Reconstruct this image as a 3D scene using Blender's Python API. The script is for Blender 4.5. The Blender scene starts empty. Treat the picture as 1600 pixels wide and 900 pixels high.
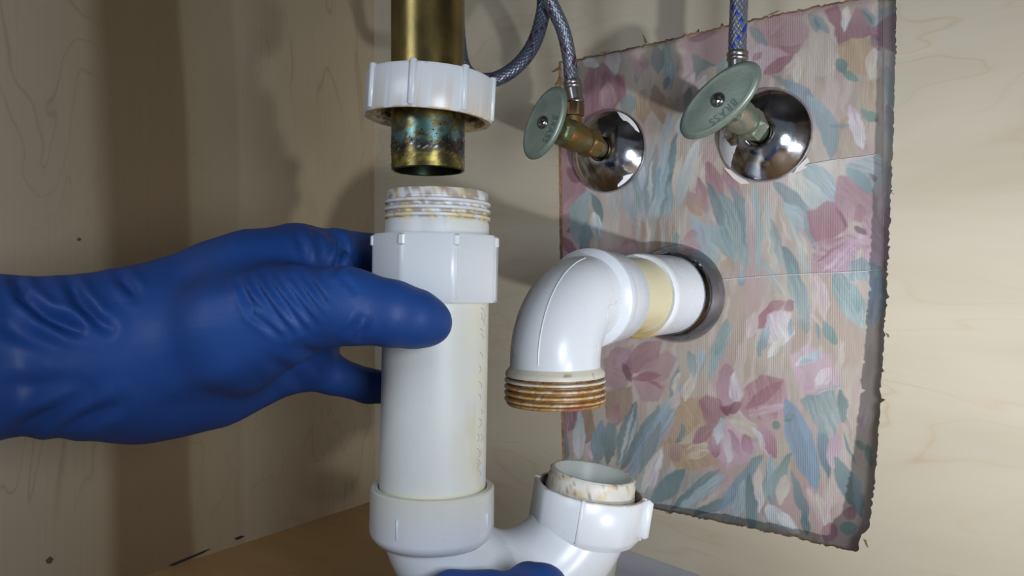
import bpy, math, random
import numpy as np
from mathutils import Matrix, Vector
from mathutils.geometry import tessellate_polygon

random.seed(7)
rng = np.random.default_rng(7)
SC = bpy.context.scene
COL = SC.collection

# ------------------------------------------------------------------ camera, world, lights
# measurements below are millimetres with the camera as origin; the cabinet floor is 210 mm lower
FPX = 1187.0
YAW = math.radians(36.0)
PITCH = math.radians(-1.0)
ZOFF = 210.0
cd = bpy.data.cameras.new('camera'); cam = bpy.data.objects.new('camera', cd); COL.objects.link(cam)
cd.sensor_fit = 'HORIZONTAL'; cd.sensor_width = 36.0; cd.lens = 36.0 * FPX / 1600.0
cd.clip_start = 0.01; cd.clip_end = 50
cam.location = (0, 0, ZOFF / 1000)
cam.rotation_euler = (math.radians(90) + PITCH, 0, YAW)
SC.camera = cam

SC.view_settings.view_transform = 'Standard'
SC.view_settings.look = 'None'
SC.view_settings.gamma = 1.0
SC.view_settings.use_curve_mapping = False
SC.view_settings.exposure = 0.0

wd = bpy.data.worlds.new('room_light'); SC.world = wd; wd.use_nodes = True
wd.node_tree.nodes['Background'].inputs[0].default_value = (0.80, 0.88, 1.0, 1)
wd.node_tree.nodes['Background'].inputs[1].default_value = 0.11

def area_light(name, loc, aim, size, watts, colr, spread=None):
    l = bpy.data.lights.new(name, 'AREA'); l.shape = 'DISK'; l.size = size; l.energy = watts; l.color = colr
    if spread: l.spread = math.radians(spread)
    o = bpy.data.objects.new(name, l); COL.objects.link(o)
    o.location = Vector(loc) / 1000 + Vector((0, 0, ZOFF / 1000))
    o.rotation_euler = (Vector(aim) - Vector(loc)).to_track_quat('-Z', 'Y').to_euler()
    return o
area_light('work_lamp', (400, 70, -185), (-90, 495, -20), 0.03, 0.46, (0.95, 0.97, 1.0), 51)
area_light('room_lamp', (-380, -520, 300), (-420, 300, 0), 0.30, 1.45, (0.84, 0.91, 1.0))
area_light('trap_fill_light', (140, 40, 10), (-260, 320, -30), 0.14, 1.12, (0.86, 0.93, 1.0))  # added fill light to brighten the trap and glove, not a lamp of the place

# ------------------------------------------------------------------ projection helpers (mm)
cp, sp = math.cos(PITCH), math.sin(PITCH)
Fv = np.array([-math.sin(YAW) * cp, math.cos(YAW) * cp, sp])
Rv = np.array([math.cos(YAW), math.sin(YAW), 0.0])
Uv = np.cross(Rv, Fv)
def P(px, py, d):
    return Fv * d + Rv * ((px - 800) / FPX * d) + Uv * ((450 - py) / FPX * d)
def PY(px, py, Y):
    r = Fv + Rv * ((px - 800) / FPX) + Uv * ((450 - py) / FPX)
    return r * (Y / r[1])
def PX(px, py, X):
    r = Fv + Rv * ((px - 800) / FPX) + Uv * ((450 - py) / FPX)
    return r * (X / r[0])
def proj(V):
    V = np.asarray(V, float)
    d = V @ Fv
    return 800 + (V @ Rv) / d * FPX, 450 - (V @ Uv) / d * FPX, d

# ------------------------------------------------------------------ noise
def _hash(ix, iy, iz, seed):
    n = (ix * 374761393 + iy * 668265263 + iz * 2147483647 + seed * 1274126177) & 0xFFFFFFFF
    n = ((n ^ (n >> 13)) * 1274126177) & 0xFFFFFFFF
    n = (n ^ (n >> 16)) & 0xFFFFFFFF
    return n / 4294967295.0
def vnoise(x, y, z=None, seed=0):
    x = np.asarray(x, float); y = np.asarray(y, float)
    z = np.zeros_like(x) if z is None else np.asarray(z, float)
    xi = np.floor(x).astype(np.int64); yi = np.floor(y).astype(np.int64); zi = np.floor(z).astype(np.int64)
    fx, fy, fz = x - xi, y - yi, z - zi
    fx = fx * fx * (3 - 2 * fx); fy = fy * fy * (3 - 2 * fy); fz = fz * fz * (3 - 2 * fz)
    r = 0
    for a in (0, 1):
        for b in (0, 1):
            for c in (0, 1):
                w = (fx if a else 1 - fx) * (fy if b else 1 - fy) * (fz if c else 1 - fz)
                r = r + w * _hash(xi + a, yi + b, zi + c, seed)
    return r
def fbm(V, scale, seed=0, oct=3):
    V = np.asarray(V) * scale
    r = 0; a = 0.5; t = 0
    for k in range(oct):
        r = r + a * vnoise(V[:, 0], V[:, 1], V[:, 2], seed + k); t += a; a *= 0.5; V = V * 2.03
    return r / t
def sstep(a, b, x):
    t = np.clip((x - a) / (b - a), 0, 1); return t * t * (3 - 2 * t)
def lin(c):
    c = np.asarray(c, float) / 255.0
    return np.where(c <= 0.04045, c / 12.92, ((c + 0.055) / 1.055) ** 2.4)
def mixc(a, b, t):
    t = np.asarray(t)[:, None]; return np.asarray(a) * (1 - t) + np.asarray(b) * t

# ------------------------------------------------------------------ materials
class NT:
    def __init__(s, name):
        s.m = bpy.data.materials.new(name); s.m.use_nodes = True
        s.t = s.m.node_tree; s.b = s.t.nodes['Principled BSDF']; s.out = s.t.nodes['Material Output']
    def n(s, typ, **kw):
        nd = s.t.nodes.new('ShaderNode' + typ)
        for k, v in kw.items():
            if k.startswith('i_'):
                key = k[2:]; key = int(key) if key.isdigit() else key.replace('_', ' ')
                s.set(nd.inputs[key], v)
            else: setattr(nd, k, v)
        return nd
    def set(s, sock, v):
        if isinstance(v, bpy.types.NodeSocket): s.t.links.new(v, sock)
        else: sock.default_value = v
    def link(s, a, b): s.t.links.new(a, b)
    def math(s, op, a, b=0.0, c=0.0):
        nd = s.t.nodes.new('ShaderNodeMath'); nd.operation = op
        s.set(nd.inputs[0], a); s.set(nd.inputs[1], b); s.set(nd.inputs[2], c); return nd.outputs[0]
    def mix(s, f, a, b, mode='MIX'):
        nd = s.t.nodes.new('ShaderNodeMix'); nd.data_type = 'RGBA'; nd.blend_type = mode
        s.set(nd.inputs[0], f); s.set(nd.inputs[6], a); s.set(nd.inputs[7], b); return nd.outputs[2]
    def ramp(s, f, stops, interp='LINEAR'):
        nd = s.t.nodes.new('ShaderNodeValToRGB'); cr = nd.color_ramp; cr.interpolation = interp
        while len(cr.elements) < len(stops): cr.elements.new(0.5)
        for e, (p, c) in zip(cr.elements, stops):
            e.position = p; e.color = tuple(c) + (1,) if len(c) == 3 else c
        s.set(nd.inputs[0], f); return nd.outputs[0]
    def noise(s, vec, scale, detail=3, rough=0.5, dist=0.0):
        nd = s.n('TexNoise', i_Vector=vec, i_Scale=scale, i_Detail=detail, i_Roughness=rough, i_Distortion=dist)
        return nd.outputs[0]
    def bump(s, h, strength, dist=0.001):
        nd = s.n('Bump', i_Strength=strength, i_Distance=dist, i_Height=h); s.link(nd.outputs[0], s.b.inputs['Normal'])
def L3(r, g, b):
    return tuple(float(v) for v in lin((r, g, b)))
def L4(r, g, b): return L3(r, g, b) + (1,)

def attr_mat(name, rough=0.4, metal=0.0, vary=0.12, vscale=60, bump=0.0, bscale=400, rvar=0.1, spec=0.5):
    t = NT(name)
    a = t.n('Attribute', attribute_name='Col').outputs[0]
    oc = t.n('TexCoord').outputs['Object']
    nz = t.noise(oc, vscale, 4, 0.6)
    f = t.math('MULTIPLY_ADD', nz, vary * 2, 1 - vary)
    c = t.mix(1.0, a, t.n('CombineColor', i_0=f, i_1=f, i_2=f).outputs[0], 'MULTIPLY')
    t.link(c, t.b.inputs['Base Color'])
    t.set(t.b.inputs['Roughness'], t.math('MULTIPLY_ADD', t.noise(oc, vscale * 2, 3), rvar * 2, rough - rvar))
    t.b.inputs['Metallic'].default_value = metal
    t.b.inputs['Specular IOR Level'].default_value = spec
    if bump: t.bump(t.noise(oc, bscale, 3, 0.6), bump)
    return t.m

def wood_left():
    t = NT('maple_veneer_upright_grain')
    oc = t.n('TexCoord').outputs['Object']
    sx = t.n('SeparateXYZ', i_0=oc); y, z = sx.outputs[1], sx.outputs[2]
    # wobbling boundaries between upright bands of lighter and darker tone
    low = t.noise(t.n('CombineXYZ', i_0=0.0, i_1=t.math('MULTIPLY', y, 9.0), i_2=t.math('MULTIPLY', z, 2.5)).outputs[0], 1.0, 2)
    sk = t.math('MULTIPLY_ADD', low, 0.035, t.math('ADD', y, -0.0175))
    yy = t.math('MULTIPLY_ADD', t.math('SUBTRACT', 0.42, z), -0.022, sk)
    f = t.math('MULTIPLY', t.math('ADD', yy, 0.2), 1 / 0.7)
    def s(v): return (v + 0.2) / 0.7
    A = L3(178, 165, 148); B = L3(171, 157, 132); D = L3(124, 104, 77); E = L3(160, 144, 115); G = L3(184, 170, 146)
    c = t.ramp(f, [(0.0, A), (s(.10), A), (s(.15), L3(193, 181, 164)), (s(.236), B), (s(.250), D), (s(.300), L3(128, 108, 81)),
                   (s(.306), E), (s(.345), B), (s(.349), G), (s(.42), L3(190, 175, 148)), (1.0, B)])
    # cathedral figure: thin contour lines of a stretched noise
    v = t.n('CombineXYZ', i_0=0.0, i_1=t.math('MULTIPLY', y, 14.0), i_2=t.math('MULTIPLY', z, 3.6)).outputs[0]
    cn = t.noise(v, 1.0, 3, 0.55, 0.6)
    fr = t.math('FRACT', t.math('MULTIPLY', cn, 11.0))
    ln = t.ramp(t.math('ABSOLUTE', t.math('SUBTRACT', fr, 0.5)), [(0.0, (1, 1, 1)), (0.05, (0.15, .15, .15)), (0.12, (0, 0, 0))])
    pat = t.ramp(t.noise(oc, 7.0, 2), [(0.42, (0, 0, 0)), (0.62, (1, 1, 1))])
    lm = t.math('MULTIPLY', t.math('MULTIPLY', ln, pat), 0.33)
    c = t.mix(lm, c, L4(128, 98, 66))
    fg = t.noise(t.n('CombineXYZ', i_0=0.0, i_1=t.math('MULTIPLY', y, 420.0), i_2=t.math('MULTIPLY', z, 14.0)).outputs[0], 1.0, 3)
    c = t.mix(t.math('MULTIPLY', fg, 0.30), c, L4(150, 128, 102))
    t.link(c, t.b.inputs['Base Color'])
    t.b.inputs['Roughness'].default_value = 0.42
    t.bump(fg, 0.15, 0.0004)
    return t.m

def wood_back():
    t = NT('maple_veneer_level_grain')
    oc = t.n('TexCoord').outputs['Object']
    sx = t.n('SeparateXYZ', i_0=oc); x, z = sx.outputs[0], sx.outputs[2]
    v = t.n('CombineXYZ', i_0=t.math('MULTIPLY', x, 3.2), i_1=0.0, i_2=t.math('MULTIPLY', z, 13.0)).outputs[0]
    cn = t.noise(v, 1.0, 3, 0.55, 0.5)
    c = t.ramp(cn, [(0.25, L3(173, 165, 147)), (0.5, L3(181, 174, 157)), (0.75, L3(167, 157, 137))])
    fr = t.math('FRACT', t.math('MULTIPLY', cn, 9.0))
    ln = t.ramp(t.math('ABSOLUTE', t.math('SUBTRACT', fr, 0.5)), [(0.0, (1, 1, 1)), (0.06, (0.2, .2, .2)), (0.16, (0, 0, 0))])
    pat = t.ramp(t.noise(oc, 8.0, 2), [(0.40, (0, 0, 0)), (0.62, (1, 1, 1))])
    c = t.mix(t.math('MULTIPLY', t.math('MULTIPLY', ln, pat), 0.34), c, L4(160, 128, 90))
    fg = t.noise(t.n('CombineXYZ', i_0=t.math('MULTIPLY', x, 12.0), i_1=0.0, i_2=t.math('MULTIPLY', z, 300.0)).outputs[0], 1.0, 3)
    c = t.mix(t.math('MULTIPLY', fg, 0.18), c, L4(170, 146, 112))
    t.link(c, t.b.inputs['Base Color'])
    t.b.inputs['Roughness'].default_value = 0.45
    t.bump(fg, 0.10, 0.0004)
    return t.m

def wood_plain(name, c1, c2, sc):
    t = NT(name)
    oc = t.n('TexCoord').outputs['Object']
    mp = t.n('Mapping', i_Vector=oc, i_Scale=sc).outputs[0]
    nz = t.noise(mp, 1.0, 4, 0.6, 0.6)
    t.link(t.ramp(nz, [(0.3, c1), (0.7, c2)]), t.b.inputs['Base Color'])
    t.b.inputs['Roughness'].default_value = 0.5
    t.bump(nz, 0.08, 0.0005)
    return t.m

YP = 495.0                                  # front face of the cabinet's back panel
XL = -517.0                                 # inner face of the left side panel
M = {}
M['wood_left'] = wood_left()
M['wood_back'] = wood_back()
M['wood_floor'] = wood_plain('cabinet_floor_wood', L3(158, 124, 82), L3(170, 136, 92), (5, 40, 5))
M['counter'] = wood_plain('dark_counter_underside', L3(70, 68, 66), L3(84, 80, 76), (20, 20, 20))
M['cut_edge'] = wood_plain('raw_plywood_edge', L3(96, 72, 48), L3(150, 118, 80), (60, 60, 200))
M['pvc'] = attr_mat('white_pvc_plastic', 0.28, 0, 0.02, 30, rvar=0.03)
M['pvc_matte'] = attr_mat('worn_pvc_plastic', 0.42, 0, 0.05, 60, rvar=0.06, bump=0.06, bscale=500)
M['brass'] = attr_mat('old_brass', 0.30, 0.9, 0.20, 50, rvar=0.08, bump=0.04)
M['corroded'] = attr_mat('corroded_brass', 0.45, 0.65, 0.3, 220, rvar=0.2, bump=0.35, bscale=900)
M['chrome'] = attr_mat('spotted_chrome', 0.13, 1.0, 0.25, 90, rvar=0.07, bump=0.05, bscale=500)
M['dull_steel'] = attr_mat('dull_steel', 0.30, 0.9, 0.2, 80, rvar=0.08)
M['handle'] = attr_mat('tarnished_green_metal', 0.36, 0.35, 0.14, 70, rvar=0.06, bump=0.08, bscale=700)
M['braid'] = attr_mat('braided_hose_strands', 0.33, 0.55, 0.2, 300, rvar=0.08)
M['dull'] = attr_mat('plain_matte', 0.75, 0, 0.1, 100)
M['paper'] = attr_mat('paper', 0.8, 0, 0.05, 100)

def glove_mat():
    t = NT('blue_nitrile')
    oc = t.n('TexCoord').outputs['Object']
    nz = t.noise(oc, 25, 3)
    t.link(t.ramp(nz, [(0.3, L3(27, 64, 130)), (0.7, L3(33, 74, 144))]), t.b.inputs['Base Color'])
    t.b.inputs['Roughness'].default_value = 0.52
    t.b.inputs['Specular IOR Level'].default_value = 0.35
    mp = t.n('Mapping', i_Vector=oc, i_Scale=(30, 30, 110)).outputs[0]
    t.bump(t.math('ADD', t.noise(mp, 1.0, 3, 0.5, 0.8), t.math('MULTIPLY', t.noise(oc, 900, 2), 0.15)), 0.16, 0.002)
    return t.m
M['glove'] = glove_mat()

def wallpaper_mat():
    t = NT('painted_flower_wallpaper')
    a = t.n('Attribute', attribute_name='Col').outputs[0]
    oc = t.n('TexCoord').outputs['Object']
    sx = t.n('SeparateXYZ', i_0=oc)
    mp = t.n('Mapping', i_Vector=oc, i_Scale=(160, 160, 40)).outputs[0]
    br = t.noise(mp, 1.0, 4, 0.65, 0.4)
    c = t.mix(0.16, a, t.ramp(br, [(0.25, (0.25, 0.25, 0.25)), (0.75, (0.75, 0.75, 0.75))]), 'OVERLAY')
    t.link(c, t.b.inputs['Base Color'])
    t.b.inputs['Roughness'].default_value = 0.5
    rib = t.math('SINE', t.math('MULTIPLY', sx.outputs[0], 2 * math.pi / 0.0014))
    rm = t.ramp(t.noise(oc, 28, 2), [(0.48, (0, 0, 0)), (0.58, (1, 1, 1))])
    t.bump(t.math('ADD', t.math('MULTIPLY', rib, t.math('MULTIPLY', rm, 0.2)), br), 0.30, 0.0008)
    return t.m
M['wallpaper'] = wallpaper_mat()

def tape_mat():
    t = NT('clear_tape')
    tr = t.n('BsdfTransparent'); gl = t.n('BsdfGlossy', i_Roughness=0.22)
    mx = t.n('MixShader'); mx.inputs[0].default_value = 0.035
    t.link(tr.outputs[0], mx.inputs[1]); t.link(gl.outputs[0], mx.inputs[2]); t.link(mx.outputs[0], t.out.inputs[0])
    return t.m
M['tape'] = tape_mat()

# ------------------------------------------------------------------ object helpers
ORG = {}
def empty(name, loc, **tags):
    o = bpy.data.objects.new(name, None); COL.objects.link(o)
    o.empty_display_size = 0.02
    w = np.array([loc[0], loc[1], loc[2] + ZOFF]) / 1000
    o.location = w; ORG[o] = w
    for k, v in tags.items(): o[k] = v
    return o
def build(name, V, F, mat, parent=None, col=None, smooth=True, sharp=40, **tags):
    V = np.asarray(V, float)
    W = V.copy(); W[:, 2] += ZOFF; W /= 1000
    if parent is not None: W = W - ORG[parent]
    me = bpy.data.meshes.new(name)
    me.from_pydata(W.tolist(), [], [list(map(int, f)) for f in F] if not isinstance(F, np.ndarray) else F.tolist())
    me.update()
    if smooth:
        me.polygons.foreach_set('use_smooth', np.ones(len(me.polygons), bool))
        if sharp: me.set_sharp_from_angle(angle=math.radians(sharp))
    if col is not None:
        c = np.asarray(col, float)
        if c.ndim == 1: c = np.tile(lin(c), (len(V), 1))
        at = me.color_attributes.new('Col', 'FLOAT_COLOR', 'POINT')
        at.data.foreach_set('color', np.concatenate([c, np.ones((len(V), 1))], 1).astype(np.float32).ravel())
    me.materials.append(M[mat] if isinstance(mat, str) else mat)
    o = bpy.data.objects.new(name, me); COL.objects.link(o)
    if parent is not None: o.parent = parent; ORG[o] = ORG[parent]
    else: ORG[o] = np.zeros(3)
    for k, v in tags.items(): o[k] = v
    return o

def frame(axis, ref):
    a = np.asarray(axis, float); a = a / np.linalg.norm(a)
    r = np.asarray(ref, float); r = r - a * (r @ a); e1 = r / np.linalg.norm(r)
    return a, e1, np.cross(a, e1)
TOCAM = -Fv

def revolve(prof, o, axis, n=72, ref=TOCAM, closed=False, rmod=None, helix=None):
    """prof: [(r,h)]; returns V, F, and (theta, r, h) for colouring"""
    a, e1, e2 = frame(axis, ref)
    prof = np.array(prof, float); k = len(prof)
    th = np.linspace(0, 2 * np.pi, n, endpoint=False)
    T, R = np.meshgrid(th, prof[:, 0], indexing='ij'); _, H = np.meshgrid(th, prof[:, 1], indexing='ij')
    if rmod is not None: R = rmod(T, R, H)
    if helix is not None: H = helix(T, R, H)
    V = np.asarray(o)[None, None] + H[..., None] * a + (R * np.cos(T))[..., None] * e1 + (R * np.sin(T))[..., None] * e2
    V = V.reshape(-1, 3)
    F = []
    m = k if closed else k - 1
    for i in range(n):
        i2 = (i + 1) % n
        for j in range(m):
            j2 = (j + 1) % k
            F.append((i * k + j, i2 * k + j, i2 * k + j2, i * k + j2))
    return V, np.array(F), (T.ravel(), R.ravel(), H.ravel())

def resample(pts, step):
    pts = np.asarray(pts, float)
    # Catmull-Rom
    P_ = np.vstack([2 * pts[0] - pts[1], pts, 2 * pts[-1] - pts[-2]])
    out = []
    for i in range(1, len(P_) - 2):
        p0, p1, p2, p3 = P_[i - 1], P_[i], P_[i + 1], P_[i + 2]
        m = max(2, int(np.linalg.norm(p2 - p1) / step))
        for t in np.linspace(0, 1, m, endpoint=False):
            out.append(0.5 * (2 * p1 + (p2 - p0) * t + (2 * p0 - 5 * p1 + 4 * p2 - p3) * t * t + (3 * p1 - p0 - 3 * p2 + p3) * t ** 3))
    out.append(P_[-2])
    return np.array(out)

def sweep(path, rad, n=24, cap=True, ref=(0.3, 0.2, 1.0)):
    path = np.asarray(path, float); m = len(path)
    rad = np.full(m, rad) if np.isscalar(rad) else np.asarray(rad)
    tan = np.gradient(path, axis=0); tan /= np.linalg.norm(tan, axis=1)[:, None]
    e = np.asarray(ref, float); e = e - tan[0] * (e @ tan[0]); e /= np.linalg.norm(e)
    th = np.linspace(0, 2 * np.pi, n, endpoint=False)
    V = []
    for i in range(m):
        e = e - tan[i] * (e @ tan[i]); e /= np.linalg.norm(e)
        b = np.cross(tan[i], e)
        r = rad[i]
        V.append(path[i] + (np.outer(np.cos(th), e) + np.outer(np.sin(th), b)) * (r[:, None] if np.ndim(r) else r))
    V = np.concatenate(V)
    F = []
    for i in range(m - 1):
        for j in range(n):
            j2 = (j + 1) % n
            F.append((i * n + j, i * n + j2, (i + 1) * n + j2, (i + 1) * n + j))
    if cap:
        F.append(tuple(range(n - 1, -1, -1))); F.append(tuple((m - 1) * n + j for j in range(n)))
    return V, F

def box(cx, ex, ey, ez, sx, sy, sz, bev=0.0):
    """oriented box, half sizes; chamfered along its edges when bev > 0"""
    ex, ey, ez = (np.asarray(e, float) for e in (ex, ey, ez))
    V, F = [], []
    b = bev
    for dz, s in ((-sz, b), (-sz + b, 0), (sz - b, 0), (sz, b)) if b else ((-sz, 0), (sz, 0)):
        x, y = sx - s, sy - s
        c = b if b else 0
        ring = [(-x, -y + c), (-x + c, -y), (x - c, -y), (x, -y + c), (x, y - c), (x - c, y), (-x + c, y), (-x, y - c)] if b else [(-x, -y), (x, -y), (x, y), (-x, y)]
        for p, q in ring: V.append(np.asarray(cx) + ex * p + ey * q + ez * dz)
    k = 8 if b else 4; m = len(V) // k
    for i in range(m - 1):
        for j in range(k): F.append((i * k + j, i * k + (j + 1) % k, (i + 1) * k + (j + 1) % k, (i + 1) * k + j))
    F.append(tuple(range(k - 1, -1, -1))); F.append(tuple((m - 1) * k + j for j in range(k)))
    return np.array(V), F

def slab(outline, nrm, thick):
    """flat outline (Nx3) extruded by thick along nrm"""
    o = np.asarray(outline, float); n = len(o); nrm = np.asarray(nrm, float)
    V = np.vstack([o, o + nrm * thick])
    F = [tuple(range(n - 1, -1, -1)), tuple(range(n, 2 * n))]
    for i in range(n): F.append((i, (i + 1) % n, n + (i + 1) % n, n + i))
    return V, F

# ================================================================== the setting
FLZ = -210.0
TOPZ = 430.0
XR = 540.0
YF = -75.0
# floor, side panels and top of the cabinet
def panel(name, lo, hi, mat, **kw):
    lo = np.array(lo, float); hi = np.array(hi, float); c = (lo + hi) / 2; h = (hi - lo) / 2
    V, F = box(c, (1, 0, 0), (0, 1, 0), (0, 0, 1), *h)
    return build(name, V, F, mat, smooth=False, kind='structure', **kw)
fl = panel('floor', (XL - 16, YF, FLZ - 16), (XR + 16, YP + 30, FLZ), 'wood_floor', label='warm brown wooden floor of the sink cabinet')
wl = panel('wall_left', (XL - 16, YF, FLZ), (XL, YP + 30, TOPZ), 'wood_left', label='maple veneered left side panel of the cabinet with upright grain')
panel('wall_right', (XR, YF, FLZ), (XR + 16, YP + 30, TOPZ), 'wood_left', label='right side panel of the cabinet')
panel('ceiling', (XL - 16, YF, TOPZ), (XR + 16, YP + 30, TOPZ + 16), 'counter', label='underside of the counter above the cabinet')

# back panel with a rough sawn opening
hole_px = [(873, 96), (905, 91), (960, 80), (1025, 66), (1090, 50), (1150, 36), (1210, 23), (1270, 11), (1330, -1), (1401, -14),
           (1400, 60), (1397, 180), (1391, 330), (1387, 430), (1381, 540), (1374, 660), (1366, 760), (1358, 826), (1345, 838), (1341, 861),
           (1335, 862), (1260, 845), (1180, 827), (1100, 811), (1025, 796), (950, 781), (880, 766), (876, 630), (875, 425), (873, 250)]
hole = np.array([PY(x, y, YP) for x, y in hole_px])
hp = []
for i in range(len(hole)):
    a, b = hole[i], hole[(i + 1) % len(hole)]
    m = max(1, int(np.linalg.norm(b - a) / 1.6))
    for t in np.linspace(0, 1, m, endpoint=False):
        p = a + (b - a) * t
        left = abs(p[0] - hole[0][0]) < 4
        j = 0.12 if left else 0.38
        if rng.random() < 0.05 and not left: j = 1.1
        hp.append(p + np.array([rng.normal() * j, 0, rng.normal() * j]))
hole = np.array(hp)
PT = 3.5
outer = [(XL, YP, FLZ), (XR, YP, FLZ), (XR, YP, TOPZ), (XL, YP, TOPZ)]
tri = tessellate_polygon([[Vector(p) for p in outer], [Vector(p) for p in hole]])
Vb = np.vstack([np.array(outer), hole])
nb = len(Vb)
Vall = np.vstack([Vb, Vb + np.array([0, PT, 0])])
Fb = []
for a, b, c in tri:
    n_ = np.cross(Vb[b] - Vb[a], Vb[c] - Vb[a])
    if n_[1] > 0: a, b, c = a, c, b
    Fb.append((a, b, c)); Fb.append((a + nb, c + nb, b + nb))
wb = build('wall_back', Vall, Fb, 'wood_back', smooth=False, kind='structure', label='maple veneered back panel with a rough sawn opening around the pipes')
Fe = []
for i in range(len(hole)):
    a, b = i, (i + 1) % len(hole)
    Fe.append((a, b, len(hole) + b, len(hole) + a))
build('sawn_edge', np.vstack([hole + np.array([0, -0.05, 0]), hole + np.array([0, PT, 0])]), Fe, 'cut_edge', wb, smooth=False, label='splintered brown sawn edge of the opening')
# splinters along the opening
for (x, y, dx, dy, w) in [(1012, 66, -7, -12, 4), (1205, 22, 14, -5, 4), (1350, 842, 7, 14, 4), (1392, 300, 6, 4, 4), (1385, 520, 5, 8, 4), (1040, 800, 10, 3, 3), (940, 82, 14, -3, 3), (873, 105, -9, 8, 5), (875, 120, -6, 14, 4)]:
    a = PY(x, y, YP - 0.1); b = PY(x + dx, y + dy, YP - 0.6); s_ = PY(x + (dy / abs(dy or 1)) * w, y + w * .6, YP - 0.1)
    V, F = slab([a, b, s_], (0, -1, 0), 0.5)
    build('splinter', V, F, 'cut_edge', wb, smooth=False)

# ------------------------------------------------------------------ wallpapered wall behind the panel
def wallY(X, Z=0.0): return 499.0 + (X + 313.0) * (6.5 / 228.0) + 0.00030 * np.minimum(Z, 0.0) ** 2 * np.clip((X + 330) / 150, 0, 1)
WN = np.array([6.5 / 228.0, -1, 0]); WN /= np.linalg.norm(WN)
def PW(px, py, off=0.0):
    r = Fv + Rv * ((px - 800) / FPX) + Uv * ((450 - py) / FPX)
    t = 500.0 / r[1]
    for _ in range(8): t = wallY(r[0] * t, r[2] * t) / r[1]
    return r * t + WN * off

STEP = 0.7
gx = np.arange(-350, -45, STEP); gz = np.arange(-190, 205, STEP)
GX, GZ = np.meshgrid(gx, gz, indexing='ij')
WV = np.stack([GX.ravel(), wallY(GX.ravel(), GZ.ravel()), GZ.ravel()], 1)
U, Vv, _d = proj(WV)
# painterly warp of the print
wu = U + (vnoise(U / 14, Vv / 14, seed=3) - .5) * 5 + (vnoise(U / 5, Vv / 5, seed=4) - .5) * 2
wv = Vv + (vnoise(U / 14, Vv / 14, seed=5) - .5) * 5 + (vnoise(U / 5, Vv / 5, seed=6) - .5) * 2
PC = {'bg': (186, 170, 158), 'bg2': (178, 158, 146), 'pal': (200, 184, 178), 'pink': (188, 152, 158), 'mauve': (166, 128, 136), 'rose': (158, 104, 118),
      'deep': (134, 82, 98), 'lilac': (190, 152, 174), 'plil': (206, 180, 194), 'white': (212, 210, 214), 'teal': (122, 148, 152), 'ptea': (158, 176, 178),
      'dtea': (94, 122, 130), 'blue': (124, 152, 178), 'pblu': (158, 176, 190), 'tan': (182, 152, 122), 'dtan': (156, 126, 100), 'grn': (104, 140, 130),
      'gry': (140, 144, 144), 'plum': (108, 80, 94), 'crm': (206, 196, 182), 'brn': (150, 122, 104)}
for k_ in PC:
    c_ = np.array(PC[k_], float); g_ = c_.mean(); PC[k_] = tuple((c_ * .84 + g_ * .16) * np.array([.90, .915, .915]))
WC = np.tile(lin(PC['bg']), (len(WV), 1))
bgm = vnoise(wu / 38, wv / 90, seed=11)
WC = mixc(WC, lin(PC['bg2']), sstep(.45, .7, bgm))
WC = mixc(WC, lin(PC['pink']), sstep(.55, .8, vnoise(wu / 45, wv / 60, seed=12)) * .55)
WC = mixc(WC, lin(PC['pal']), sstep(.58, .75, vnoise(wu / 9 + wv / 70, wv / 70, seed=13)) * .6)
def put(idx, m, ca, cb, t, s):
    ca = lin(PC[ca]); cb = lin(PC[cb])
    c = ca[None] * (1 - t[:, None]) + cb[None] * t[:, None]
    c = c * (0.84 + 0.32 * s[:, None])
    WC[idx] = WC[idx] * (1 - m[:, None]) + c * m[:, None]
def leaf(x0, y0, x1, y1, w, ca, cb=None, bend=0.0, alpha=.92, fat=0.5, sharp=.75):
    cb = cb or ca
    dx, dy = x1 - x0, y1 - y0; Ln = math.hypot(dx, dy)
    pad = w + abs(bend) * Ln + 14
    idx = np.nonzero((wu > min(x0, x1) - pad) & (wu < max(x0, x1) + pad) & (wv > min(y0, y1) - pad) & (wv < max(y0, y1) + pad))[0]
    if not len(idx): return
    t = ((wu[idx] - x0) * dx + (wv[idx] - y0) * dy) / Ln ** 2
    n = ((wu[idx] - x0) * -dy + (wv[idx] - y0) * dx) / Ln
    n = n - bend * Ln * 4 * t * (1 - t)
    tc = np.clip(t, 0, 1)
    e = math.log(.5) / math.log(fat)
    hw = w * np.sin(np.pi * tc ** e) ** sharp
    m = sstep(-1.2, 1.2, hw - np.abs(n)) * ((t > 0) & (t < 1)) * alpha
    st = vnoise(n / 2.2 + x0, t * 3, seed=21)
    put(idx, m * (0.82 + .18 * st), ca, cb, np.clip(tc + (st - .5) * .5, 0, 1), st)
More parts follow.
